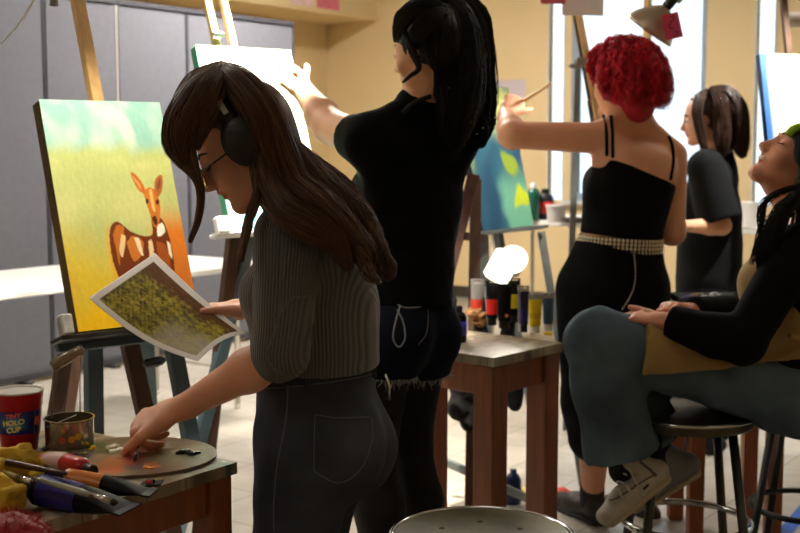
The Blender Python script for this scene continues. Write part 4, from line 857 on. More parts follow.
for (px, py, c_) in ((72, 440, (214, 150, 30)), (80, 438, (206, 170, 40)), (62, 441, (190, 90, 60))):
    q = P(px, py, p[1] - rr); q = p + unit((q - p) * V(1, 1, 0)) * (rr + .0003) + UP * (q[2] - p[2]); b = MB(); b.lathe(q, [(.007, 0), (.005, .0006), (1e-6, .0008)], 10, axis=unit((q - p) * V(1, 1, 0))); b.build('paint_drip', mat('drip_%d' % c_[0], c_, .4), t)
# ---- paint tubes
def paint_tube(label, a, b_, r, m_body, m_cap, m_label=None, lab=(.15, .5), m_end=None, capl=.024, name='paint_tube', group=None, txt=None, flat=None):
    """a = shoulder end (cap side), b_ = crimped end"""
    a, b_ = np.asarray(a, float), np.asarray(b_, float); d = unit(b_ - a); L = np.linalg.norm(b_ - a); fl = unit(np.cross(d, UP)) if flat is None else unit(flat); nn = np.cross(fl, d)
    t = thing(name, label, 'paint tube', (a + b_) / 2 - UP * r, group); n = 28; vs = []; prof = [(0, .35, .35), (.004, .7, .7), (.012, 1, 1)] + [(.012 + (L - .012) * s, 1 + .28 * s ** 2, (1 - s ** 3.2) * .94 + .06) for s in np.linspace(.08, 1, 12)]
    def tb(name, s0, s1, m, o):
        vs = []; ss = [q for q in prof if s0 * L <= q[0] <= s1 * L]; xs = [s0 * L] + [q[0] for q in ss] + [s1 * L]; W = np.interp(xs, [q[0] for q in prof], [q[1] for q in prof]); H = np.interp(xs, [q[0] for q in prof], [q[2] for q in prof])
        bb = MB(); fs = []
        for i, xx in enumerate(xs):
            for k in range(n): an = 2 * math.pi * k / n; vs.append(a + d * xx + fl * math.cos(an) * (r * W[i] + o) + nn * math.sin(an) * (r * H[i] + o))
        for i in range(len(xs) - 1):
            for k in range(n): l = (k + 1) % n; fs.append((i * n + k, i * n + l, (i + 1) * n + l, (i + 1) * n + k))
        fs.append(tuple(range(n))[::-1]); fs.append(tuple((len(xs) - 1) * n + k for k in range(n))); bb.add(vs, fs); return bb.build(name, m, t, auto=50)
    tb('tube_body', 0, 1, m_body, 0)
    if m_label: tb('label', lab[0], lab[1], m_label, .0005)
    b = MB(); b.box(b_ + d * .006, (r * 2.6, .003, .016), (fl, nn, d), .001); b.build('crimped_end', m_end or m_body, t)
    b = MB(); b.lathe(a - d * (capl + .001), [(r * .5, 0), (r * .62, .002), (r * .66, capl - .002), (r * .6, capl)], 20, axis=d); b.build('cap', m_cap, t, auto=40)
    if txt: glyph_text(txt, r * 1.0, m_end or whitep, 'lettering', t, lambda x_, y_, z_: a + d * (L * .33) + fl * 0 + (d * x_ - unit(np.cross(d, unit(V(0,0,CAMZ)-a))) * y_) + unit(V(0, 0, CAMZ) - a) * (r + .002 + z_))
    return t
tb = lambda px, py, z: Z(px, py, TZ + z)
black_t = mat('black_tube', (12, 12, 15), .55, spec=.15)
paint_tube('red paint tube with a pale label and a black cap, behind the orange one', tb(86, 469, .022), tb(42, 455, .018), .018, mat('red_tube', (186, 22, 28), .3), blk, mat('pale_tube_label', (206, 176, 172), .4), (.42, .8), mat('yellow_tube_end', (228, 190, 20), .4))
paint_tube('black paint tube with an orange band, behind the blue one', tb(60, 478, .040), tb(146, 492, .022), .018, black_t, blk, mat('orange_tube_label', (206, 116, 34), .35), (.08, .5))
paint_tube('black paint tube with a dark blue band nearest the viewer', tb(32, 488, .030), tb(124, 508, .014), .026, black_t, blk, mat('blue_tube_label', (26, 22, 128), .35), (.12, .55), capl=.02)
q = Z(151, 484, TZ + .012); b = MB(); b.box(q, (.05, .004, .03), (unit(V(.8, -.4, .2)), V(.3, .2, .9), V(0, 1, 0)), .001); b.box(q + V(.0, -.002, .004), (.014, .006, .01), None, .001); b.build('tube_hanger_tab', black_t, label='black hanger tab with a pink mark at the end of the paint tubes', cat='tab')
b = MB(); b.box(q + V(-.002, -.0072, .006), (.012, .002, .006)); b.build('pink_mark', mat('pink_mark', (220, 90, 90), .5), bpy.data.objects['tube_hanger_tab'])
# yellow caps
for i, (px, py, z, lb) in enumerate(((41, 463, .012, 'small yellow paint cap behind the brush handles'), (37, 474, .03, 'small yellow paint cap lying on the brush handles'))):
    p = tb(px, py, z); b = MB(); b.lathe(p, [(.010, -.01), (.011, 0), (.009, .009), (.006, .011)], 14, axis=V(.7, .3, .5)); b.build('screw_top', mat('yellow_cap', (232, 194, 20), .4), label=lb, cat='cap', auto=40)
# ---- brushes
def brush(label, a, b_, r, hm, fm, bm, bl=.03, name='paintbrush', group='paintbrushes', ferr=.04):
    a, b_ = np.asarray(a, float), np.asarray(b_, float); d = unit(b_ - a); L = np.linalg.norm(b_ - a); t = thing(name, label, 'paintbrush', (a + b_) / 2, group)
    b = MB(); b.tube([a, a + d * L * .1, a + d * L * .55, a + d * (L - bl - ferr)], [r * .5, r * .8, r * 1.15, r * .8], 12); b.build('handle', hm, t, smooth=True)
    b = MB(); b.tube([a + d * (L - bl - ferr), a + d * (L - bl)], [r * .85, r * 1.05], 12); b.build('ferrule', fm, t, smooth=True)
    b = MB(); b.tube([a + d * (L - bl), a + d * (L - bl * .5), b_], [r, r * 1.25, r * .15], 12); b.build('bristles', bm, t, smooth=True); return t
brn = mat('brown_handle', (70, 44, 30), .4, var=.3, vscale=40); brist = mat('dark_bristles', (50, 34, 24), .8)
brush('long paint-flecked dark brush handle running back across the yellow cloth', tb(66, 474, .060), tb(-30, 455, .050), .0055, brn, steel, brist)
brush('thin silver-ferruled brush lying over the blue paint tube', tb(34, 478, .062), tb(118, 503, .040), .005, mat('silver_handle', (170, 170, 160), .25, metal=.6), chrome, brist, .012)
brush('pale handled brush lying in front of the yellow cloth', tb(-20, 466, .06), tb(36, 483, .058), .0045, mat('olive_handle', (150, 140, 80), .4), chrome, brist, .01)
# ---- crumpled cloths
def crumple(name, pts, m, label, cat, wr, wf, seed, h=.004, base=None):
    S = SDF(); rs = np.random.RandomState(seed)
    for (c_, r_) in pts:
        r_ = np.asarray(r_, float); S.ell(c_ - UP * r_[2] * .25, r_ * V(.85, .85, .6), k=.012); s_ = min(r_)
        for q in range(12):
            d = unit(rs.normal(size=3)); d[2] = abs(d[2]) * .9; S.ell(c_ + d * r_ * .62, V(.62, .42, .13) * s_ * (.8 + .5 * rs.rand()), tuple(np.linalg.qr(rs.normal(size=(3, 3)))[0]), k=.006)
    return sdf_mesh(S, h, name, m, None, wr=wr, wf=wf, seed=seed, it=0, label=label, cat=cat, base=base if base is not None else pts[0][0] - UP * pts[0][1][2])
crumple('yellow_cloth', [(tb(2, 468, .035), (.05, .045, .04)), (tb(20, 466, .035), (.035, .04, .036)), (tb(-20, 480, .04), (.06, .06, .05)), (tb(6, 495, .03), (.035, .04, .04))], mat('yellow_cloth', (196, 160, 52), .85, var=.3, vscale=30, bump=.6, bscale=120), 'crumpled yellow cloth under the brushes at the left edge', 'cloth', .007, 42, 4, .0035)
fz = P(4, 548, 1.55); S = SDF(); S.ell(fz, V(.06, .06, .045), k=.02); S.ell(fz + V(-.05, .0, -.02), V(.06, .06, .05), k=.02); S.ell(fz + V(.012, 0, -.02), V(.05, .05, .035), k=.02)
fo = sdf_mesh(S, .005, 'red_pompom_hat', mat('red_wool', (150, 14, 28), .95, var=.3, vscale=90, bump=1, bscale=300, sheen=.6), None, wr=.005, wf=120, label='fuzzy red woollen hat in the bottom left corner', cat='hat', base=fz)
rs = np.random.RandomState(2); b = MB()
me = fo.data; co = np.array([tuple(v.co) for v in me.vertices]); nn = np.array([tuple(v.normal) for v in me.vertices]); ii = rs.choice(len(co), 1500)
for i in ii:
    a0 = co[i] + fz; dd = unit(nn[i] + rs.normal(size=3) * .5); b.tube([a0, a0 + dd * .006, a0 + dd * .010 + rs.normal(size=3) * .002], [.0006, .0005, .0002], 3, caps=False)
b.build('wool_fuzz', mat('red_fuzz', (160, 20, 34), .9), fo)
hx = fz + V(-.03, 0, 0)
# ------------------------------------------------------------------ centre table
h2 = .72; K2 = Z(494, 358, h2); eA = unit(Z(445, 351, h2) - K2); eB = V(eA[1], -eA[0], 0); eB = eB if eB[0] > 0 else -eB
paint_table('square wooden table with red-brown legs holding the standing paint bottles', K2, eA, .53, eB, .36, h2, .028, .075, .09, 11)
CT = lambda px, py: Z(px, py, h2)
def stand_tube(label, px, py, h, r, body, band, cap, bz=(.2, .6), top='hang', name='paint_tube', dy=0, yaw=0.):
    """a tube of paint standing on its cap, crimped end up"""
    p = CT(px, py); t = thing(name, label, 'paint tube', p, 'paint tubes standing on the centre table'); s1 = V(math.cos(yaw), math.sin(yaw), 0); n = 24
    b = MB(); b.lathe(p, [(r * .8, 0), (r * .85, .003), (r * .85, .022), (r * .6, .025)], 20); b.build('cap', cap, t, auto=40)
    def sec(z0, z1, o, m, nm):
        zs = np.linspace(z0, z1, 8); vs = []; fs = []
        for z_ in zs:
            s = (z_ - .025) / (h - .025)
            for k in range(n): an = 2 * math.pi * k / n; vs.append(p + UP * z_ + s1 * math.cos(an) * (r * (1 + .18 * s) + o) + np.cross(UP, s1) * math.sin(an) * (r * (1 - s ** 1.7 * .93) + o))
        for i in range(7):
            for k in range(n): l = (k + 1) % n; fs.append((i * n + k, i * n + l, (i + 1) * n + l, (i + 1) * n + k))
        fs.append(tuple(range(n))[::-1]); fs.append(tuple(7 * n + k for k in range(n))); b = MB(); b.add(vs, fs); b.build(nm, m, t, auto=50)
    sec(.025, h - .015, 0, body, 'tube_body')
    if band: sec(.025 + (h - .04) * bz[0], .025 + (h - .04) * bz[1], .0006, band, 'label')
    b = MB(); z0 = h - .015
    b.box(p + UP * (z0 + .004), (r * 2.4, .003, .012), (s1, np.cross(UP, s1), UP)); b.box(p + UP * (z0 + .016), (r * 2.4, .003, .004), (s1, np.cross(UP, s1), UP)); 
    for q in (-1, 1): b.box(p + UP * (z0 + .0105) + s1 * q * r * .95, (r * .5, .003, .012), (s1, np.cross(UP, s1), UP))
    b.build('hanging_tab', cap if top == 'dark' else mat('clear_tab', (180, 178, 176), .35), t); return t
M_ = lambda n, c, **k: mat(n, c, k.pop('r', .35), **k)
clr = mat('clear_tube', (170, 168, 166), .25, trans=.45, spec=.6)
bottle(459, 319, 3.7, .115, .024, black_t, blk, 'black paint pot with a blue label at the left end of the row', z0=h2, band=M_('blue_pot', (44, 44, 190)), group='paint bottles on the centre table')
stand_tube('clear paint tube with red paint inside and a white tab', 477, 321, .145, .020, clr, M_('red_inside', (190, 60, 46)), whitep, (.12, .5))
stand_tube('black paint tube with a bright red label', 492, 325, .150, .018, black_t, M_('bright_red', (206, 40, 34)), blk, (.12, .58), 'dark')
stand_tube('black paint tube with a small orange dot low on its front', 504, 328, .155, .021, black_t, None, blk, top='dark')
p = CT(506, 328); b = MB(); b.lathe(p + V(0, -.0225, .045), [(.006, 0), (.005, .001), (1e-6, .0012)], 12, axis=V(0, -1, 0)); b.build('orange_dot', M_('orange_dot', (226, 120, 30)), bpy.data.objects['paint_tube.005'] if 'paint_tube.005' in bpy.data.objects else None)
stand_tube('black paint tube with a yellow label, behind the others', 514, 322, .150, .017, black_t, M_('yel_lab', (214, 200, 30)), blk, (.22, .66), 'dark')
stand_tube('narrow clear tube with an empty grey film', 520, 331, .150, .008, clr, None, whitep)
stand_tube('dark blue paint tube with a shiny silver end', 524, 332, .150, .013, M_('navy_tube', (24, 26, 70)), M_('navy_lab', (36, 34, 110)), blk, (.1, .5), 'silver', yaw=.3)
stand_tube('yellow paint tube with a clear end and a white cap', 535, 333, .125, .019, M_('yel_tube', (226, 196, 26)), M_('yel_tube2', (206, 178, 22)), whitep, (.3, .5))
stand_tube('slate blue paint tube right of the yellow one', 548, 331, .125, .016, M_('slate_tube', (60, 84, 112)), None, whitep)
b = MB(); p = CT(548, 335); b.lathe(p + UP * .001, [(.013, 0), (.014, .004), (.01, .008), (.004, .009)], 16); b.build('screw_top', mat('yellow_cap', (232, 194, 20), .4), label='yellow paint cap on the corner of the centre table', cat='cap', loc=p, auto=40)
pp = lambda px, py, z: CT(px, py) + UP * z
S = SDF(); rs = np.random.RandomState(5)
for i in range(16):
    c_ = pp(468 + rs.rand() * 16, 330, .012 + rs.rand() * .05) + V(0, rs.rand() * .02, 0); S.ell(c_, V(.016, .012, .006) * (1 + .5 * rs.rand()), tuple(np.linalg.qr(rs.normal(size=(3, 3)))[0]), k=.004)
sdf_mesh(S, .0028, 'crumpled_paper', mat('brown_paper', (150, 108, 66), .8, var=.3, vscale=50, bump=.4), None, wr=.002, wf=150, label='crumpled brown paper in front of the red tube on the centre table', cat='paper', base=pp(476, 330, 0), it=0)
b = MB(); p = pp(455, 324, 0); b.lathe(p, [(.018, 0), (.022, .03), (.021, .03), (.017, .003), (1e-6, .003)], 20); b.build('paint_cup', whitep, label='small white cup at the left end of the centre table', cat='cup', loc=p, smooth=True)
# jacket hanging under the table
S = SDF(); 
for (px, py, rr_) in ((462, 385, .05), (474, 390, .055), (458, 408, .04), (478, 412, .035), (490, 385, .04), (467, 425, .02), (503, 378, .05), (513, 390, .04), (516, 403, .026)): S.ell(P(px, py, 4.16), V(rr_, .04, rr_ * 1.1), k=.03)
S.ell(P(480, 362, 4.16), V(.13, .04, .05), k=.03)
S.seg(P(447, 355, 4.16), P(512, 352, 4.16), .02, .02, .03)
for px in (450, 480, 508): S.seg(P(px, 352, 4.16), P(px, 300, 4.2), .03, .02, .03)
jk = sdf_mesh(S, .006, 'black_jacket', mat('black_cloth', (12, 12, 14), .9, bump=.3), None, wr=.006, wf=25, label='black jacket hanging from the easel behind the centre table', cat='jacket', base=P(480, 400, 4.16) * V(1, 1, 0) + UP * .3)
# bottle and rags on the floor behind the table
p = Z(513, 503, 0) ; b = MB(); b.lathe(p, [(.028, 0), (.03, .01), (.03, .09), (.02, .11), (.013, .115), (.013, .13)], 20); b.build('floor_bottle', mat('dark_blue_bottle', (16, 34, 80), .3), label='dark blue bottle standing on the floor under the centre table', cat='bottle', loc=p, smooth=True)
crumple('paint_rag', [(Z(522, 490, .02), (.10, .07, .02)), (Z(540, 486, .02), (.06, .06, .02))], mat('pale_yellow_rag', (206, 186, 120), .8, var=.3, vscale=20), 'pale yellow paint-stained rag on the floor behind the centre table', 'rag', .006, 30, 6, .006, Z(522, 490, 0))
crumple('paint_rag', [(Z(562, 492, .015), (.05, .04, .014))], mat('red_rag', (190, 60, 40), .8, var=.4, vscale=20), 'small red rag on the floor by the grey easel leg', 'rag', .004, 40, 7, .005, Z(562, 492, 0))
# ------------------------------------------------------------------ stools
def stool(label, c, zs, r, ring=.3, rr=None, seatm=dsteel, legm=dsteel, rot=.4, holes=False, spl=1.12, group='round metal stools', rimm=chrome, ringm=chrome):
    c = V(c[0], c[1], 0); t = thing('stool', label, 'stool', c, group)
    b = MB(); b.lathe(c + UP * (zs - .03), [(r * .97, 0), (r, .004), (r, .022), (r * .97, .03), (r * .93, .03), (r * .9, .0265), (1e-6, .0265)], 56); s = b.build('seat', seatm, t, auto=35)
    b = MB(); b.tube([c + V(math.cos(a) * (r - .003), math.sin(a) * (r - .003), zs - .003) for a in np.linspace(0, 2 * math.pi, 64, endpoint=False)], .006, 10, closed=True, caps=False); b.build('seat_rim', rimm, s, smooth=True)
    if holes:
        for k in range(7):
            a = k * 2 * math.pi / 6 + .5; q = c + V(math.cos(a) * r * .5, math.sin(a) * r * .5, zs - .0034) if k < 6 else c + UP * (zs - .0034); b = MB(); b.lathe(q, [(.0062, 0), (.0058, .0006), (1e-6, .0007)], 12); b.build('seat_hole', blkm, s)
    R2 = r * spl if rr is None else rr
    for k in range(4):
        a = rot + k * math.pi / 2; u_ = V(math.cos(a), math.sin(a), 0); b = MB(); b.tube([c + u_ * r * .78 + UP * (zs - .032), c + u_ * (r * .78 + (R2 * 1.15 - r * .78) * .92) + UP * .03, c + u_ * R2 * 1.17], [.0125, .0125, .0125], 12); lg = b.build('leg', legm, t, smooth=True)
        b = MB(); b.tube([c + u_ * R2 * 1.16 + UP * .025, c + u_ * R2 * 1.17 + UP * .0], .017, 12); b.build('rubber_foot', blk, lg)
    zr = ring; f = 1 - zr / zs; Rr = r * .78 + (R2 * 1.16 - r * .78) * f
    b = MB(); b.tube([c + V(math.cos(a) * (Rr - .014), math.sin(a) * (Rr - .014), zr) for a in np.linspace(0, 2 * math.pi, 64, endpoint=False)], .0095, 10, closed=True, caps=False); b.build('foot_ring', ringm, t, smooth=True)
    return t
stool('round metal stool with small holes in its grey seat at the bottom of the view', Z(482, 534, .585), .585, .177, .2, holes=True, seatm=mat('scuffed_zinc_seat', (88, 82, 60), .5, metal=.6, var=.35, vscale=11, bump=.15), rot=.9)
SC = P(688, 415, 3.12); stool('round metal stool under the laughing woman in jeans', SC, .63, .172, .335, rr=.2, seatm=mat('dark_worn_seat', (70, 64, 54), .4, metal=.5, var=.3, vscale=20), legm=dsteel, rot=.75)
stool('dark metal stool with two foot rings behind the laughing woman', P(812, 383, 3.62), .55, .165, .22, rr=.19, legm=blk, ringm=blk, rot=.3, rimm=dsteel)
hs = V(hx[0], hx[1], 0)
# the stool with the hat: built properly
stool('stool under the fuzzy red hat in the bottom left corner', hs, fz[2] - .055, .16, .2, rot=.2, legm=blk)
# brushes etc. on the supply table behind the seated woman (between her and the red-haired woman)
TB = P(706, 302, 3.95); hz = TB[2]; tz = thing('supply_table', 'dark low table of art supplies behind the seated woman', 'table', V(TB[0] + .1, TB[1] + .1, 0), None)
b = MB(); cc = V(TB[0] + .10, TB[1] + .10, hz - .012); b.box(cc, (.32, .34, .024), None, .003); b.build('tabletop', mat('dark_table_top', (26, 21, 20), .7, var=.3, spec=.2), tz)
for s in (-1, 1):
    for q in (-1, 1): b = MB(); b.box(V(cc[0] + s * .13, cc[1] + q * .14, (hz - .026) / 2), (.05, .05, hz - .028), None, .003); b.build('leg', wood_r, tz)
def lie(px, py, z=0): 
    return Z(px, py, hz + z)
crumple('paper_napkin', [(lie(706, 301, .018), (.035, .02, .016)), (lie(715, 299, .022), (.02, .02, .02))], mat('white_tissue', (196, 200, 204), .8, bump=.5), 'crumpled white paper on the supply table behind the seated woman', 'paper', .004, 90, 9, .004)
paint_tube('purple-blue paint tube on the supply table', lie(683, 299, .012), lie(700, 297, .012), .010, M_('violet_tube', (60, 60, 130)), blk); paint_tube('black paint tube at the left end of the supply table', lie(676, 303, .012), lie(684, 303, .012), .011, black_t, blk)
brush('short orange handled brush on the supply table', lie(690, 295, .02), lie(706, 294, .02), .004, M_('orange_handle', (190, 120, 70)), steel, brist, .01)
# bag of supplies at the right edge behind the stool
crumple('supply_bag', [(V(1.225, 3.66, .592), V(.05, .05, .035)), (V(1.235, 3.68, .65), V(.04, .05, .05))], mat('clear_blue_bag', (90, 120, 160), .25, var=.6, vscale=25, spec=.8), 'crumpled blue and white plastic bag on the far right stool', 'bag', .008, 50, 12, .005, base=None)
crumple('paint_rag', [(V(1.16, 3.60, .560), V(.035, .03, .012))], mat('lime_rag', (150, 180, 30), .7), 'lime green rag under the plastic bag on the far right stool', 'rag', .003, 60, 13, .004)
def rot(v, ax, a):
    return V(*(Matrix.Rotation(a, 3, Vector(tuple(ax))) @ Vector(tuple(v))))
def brk(l): return [P(*a) for a in l]
HAIRM = mat('hair_strands', (60, 40, 30), .38, spec=.55, attr='Col')
HAIRD = mat('dark_hair_strands', (20, 16, 16), .55, spec=.3, attr='Col')
HAIRR = mat('red_curly_hair', (150, 20, 30), .5, spec=.35, attr='Col')
# ================================================================== woman 1: grey sweater, headphones
J = dict(shL=P(287, 236, 2.17), shR=P(338, 232, 2.44), hipL=P(309, 440, 2.24), hipR=P(326, 436, 2.38), neck=P(300, 204, 2.31),
         elL=P(280, 353, 2.11), wrL=P(182, 408, 2.25), elR=P(322, 335, 2.62), wrR=P(252, 308, 2.56),
         knL=P(284, 610, 2.24), knR=P(292, 606, 2.38), anL=P(308, 790, 2.26), anR=P(318, 745, 2.44))
B = Body(J, .95)
hf = unit(V(-.84, -.12, -.52)); hu = unit(V(-.52, -.05, .85)); hd = Head(P(243, 146, 2.25), hf, hu, .218)
S = SDF(); B.torso(S); B.butt(S); B.neck(S, hd, .047); hd.prims(S)
for q in 'LR': B.arm(S, q, r=(.05, .040, .037, .0245)); B.leg(S, q)
fL = unit(J['wrL'] - J['elL']); k1 = P(140, 419, 2.27)
fL2 = unit(k1 - J['wrL']); tips1 = hand_prims(S, J['wrL'] + fL2 * .01, unit(fL2 + V(0, 0, -.1)), unit(V(.1, .35, -.9)), V(.3, -.9, -.25), 1.06, curls=((.95, 1.15, .6), (1.2, 1.2, .7), (1.35, 1.2, .7), (1.45, 1.2, .7)), thumb=(.4, .6, .5), thumbdir=unit(V(-.74, -.42, -.5)), spread=.04)
kR = P(206, 308, 2.5); fR = unit(kR - J['wrR']); tips2 = hand_prims(S, J['wrR'] + fR * .005, unit(fR + V(0, 0, -.05)), unit(V(.1, .15, -1)), V(-.2, -.9, .4), 1.0, curls=((.25, .4, .3), (.5, .6, .4), (.8, .8, .5), (.9, .8, .5)), thumb=(.2, .15, .15), thumbdir=unit(fR + V(-.0, -.30, .10)))
W1 = person(S, .0034, 'woman in grey ribbed sweater and headphones bending over the palette', (230, 172, 146), (184, 96, 90), hd, V(J['anL'][0], (J['anL'][1] + J['anR'][1]) / 2, 0))
hd.eyes(W1, closed=True, brow=(50, 34, 26))
# sweater
S = SDF(); B.torso(S, .010, lo=1); S.seg(B.T(.62), B.T(.375), .138, .146, .05, w=B.rh, fa=.74, fb=.78, cap=1); S.plane(B.T(.375), -B.up + B.fh * .05, .003)
for q in 'LR': B.arm(S, q, .010, to=1.08, cap=1, r=(.054, .040, .037, .03)); 
S.seg(J['neck'] - B.up * .05, J['neck'] + B.up * .015, .062, .056, .02, cap=1)
for i, (f_, r_) in enumerate(((.55, .048), (.70, .048), (.84, .049), (.95, .048))): a_ = J['shL'] * (1 - f_) + J['elL'] * f_; S.seg(a_, a_ + (J['elL'] - J['shL']) * .03, r_, r_, .012)
def knit_mat():
    m = bpy.data.materials.new('grey_rib_knit'); m.use_nodes = True; N = m.node_tree.nodes; L = m.node_tree.links; b = N['Principled BSDF']
    a = N.new('ShaderNodeAttribute'); a.attribute_name = 'rib'; w = N.new('ShaderNodeMath'); w.operation = 'MULTIPLY'; w.inputs[1].default_value = 2 * math.pi
    L.new(a.outputs['Fac'], w.inputs[0]); s = N.new('ShaderNodeMath'); s.operation = 'SINE'; L.new(w.outputs[0], s.inputs[0])
    n = N.new('ShaderNodeTexNoise'); n.inputs['Scale'].default_value = 260; tc = N.new('ShaderNodeTexCoord'); L.new(tc.outputs['Object'], n.inputs['Vector'])
    r = N.new('ShaderNodeMapRange'); r.inputs[1].default_value = -1; r.inputs[2].default_value = 1; r.inputs[3].default_value = 0; r.inputs[4].default_value = 1; L.new(s.outputs[0], r.inputs[0])
    ad = N.new('ShaderNodeMath'); ad.operation = 'MULTIPLY_ADD'; ad.inputs[1].default_value = .5; L.new(n.outputs['Fac'], ad.inputs[0]); L.new(r.outputs[0], ad.inputs[2])
    mx = N.new('ShaderNodeMix'); mx.data_type = 'RGBA'; mx.inputs[6].default_value = (*lin((48, 48, 50)), 1); mx.inputs[7].default_value = (*lin((92, 91, 93)), 1); L.new(ad.outputs[0], mx.inputs['Factor']); L.new(mx.outputs[2], b.inputs['Base Color'])
    bp = N.new('ShaderNodeBump'); bp.inputs['Strength'].default_value = .8; bp.inputs['Distance'].default_value = .0022; L.new(ad.outputs[0], bp.inputs['Height']); L.new(bp.outputs[0], b.inputs['Normal'])
    b.inputs['Roughness'].default_value = .9; b.inputs['Sheen Weight'].default_value = .25; return m
sw = sdf_mesh(S, .004, 'ribbed_sweater', knit_mat(), W1, wr=.0028, wf=26, seed=3)
# rib coordinate: angle around the torso or the arm
me = sw.data; vs = np.array([tuple(v.co) for v in me.vertices]) + wloc(sw)
def dseg(p, a, b): d = b - a; t = np.clip(((p - a) @ d) / d.dot(d), 0, 1); return np.linalg.norm(p - a - t[:, None] * d, axis=1), t
def ang(p, a, b, ref): d = unit(b - a); x = unit(ref - d * ref.dot(d)); y = np.cross(d, x); q = p - a; return np.arctan2(q @ y, q @ x)
dA, tA = dseg(vs, J['shL'] + (J['elL'] - J['shL']) * .1, J['elL'] + (J['wrL'] - J['elL']) * .1); dB, tB = dseg(vs, J['shR'], J['elR']); arm = dA < .066; armR = (dB < .064) & ~arm
rib = vs @ unit(V(1, -.35, 0)) / .0056
rib = np.where(arm, ang(vs, J['shL'], J['elL'], V(0, 1, 0)) * .05 / .0054, rib); ra = me.attributes.new('rib', 'FLOAT', 'POINT'); ra.data.foreach_set('value', rib.astype(np.float32))
# jeans
denim = lambda n, c, v=.2: mat(n, c, .9, spec=.12, var=v, vscale=7, bump=.3, bscale=400, bdist=.0008)
d1 = denim('dark_grey_blue_denim', (60, 65, 77), .45); stitch = mat('denim_stitching', (96, 98, 104), .8)
S = SDF(); B.torso(S, .008, hip=.162); B.butt(S, .010, r=.094, back=.050, dz=-.02); [B.leg(S, q, .008, r=(.096, .066, .060, .042), to=1.97, cap=1) for q in 'LR']; S.plane(B.T(.43), B.upH * 1.0 + B.fh * .05)
je = sdf_mesh(S, .005, 'jeans', d1, W1, wr=.0026, wf=24, seed=5)
def on_surface(o, p, d=None):   # drop a pixel ray (from the camera place) onto an object built so far
    pass
from mathutils.bvhtree import BVHTree
def bvh(o):
    w = wloc(o); return BVHTree.FromPolygons([Vector(tuple(V(*v.co) + w)) for v in o.data.vertices], [tuple(q.vertices) for q in o.data.polygons])
def hit(bt, px, py, off=.002):
    r = unit(ray(px, py)); h = bt.ray_cast(Vector((0, 0, CAMZ)), Vector(tuple(r))); 
    return None if h[0] is None else V(*h[0]) + V(*h[1]) * off * (1 if V(*h[1]).dot(r) < 0 else -1)
def stitchline(bt, pts, name, m, parent, r=.0011, n=14, off=.0006):
    p = [hit(bt, x, y, off) for x, y, _ in catmull([V(a, b_, 0) for a, b_ in pts], n)]; p = [q for q in p if q is not None]
    if len(p) > 2: b = MB(); b.tube(p, r, 6); return b.build(name, m, parent, smooth=True)
bj = bvh(je)
stitchline(bj, [(314, 415), (340, 418), (369, 417)], 'pocket_top_seam', stitch, je); stitchline(bj, [(315, 416), (314, 445), (314, 471)], 'pocket_side_seam', stitch, je); stitchline(bj, [(314, 471), (338, 483), (360, 470), (372, 440), (371, 418)], 'pocket_lower_seam', stitch, je)
stitchline(bj, [(288, 385), (286, 420), (278, 460), (274, 500), (274, 532)], 'side_seam', stitch, je, .0013); stitchline(bj, [(262, 389), (300, 386), (350, 379), (384, 371)], 'waistband_seam', stitch, je, n=24)
for (x, y) in ((307, 380), (371, 369)):
    a = hit(bj, x, y - 4, .004); c = hit(bj, x + 1, y + 9, .004)
    if a is not None and c is not None: b = MB(); b.bar(a, c, .011, .003); b.build('belt_loop', d1, je)
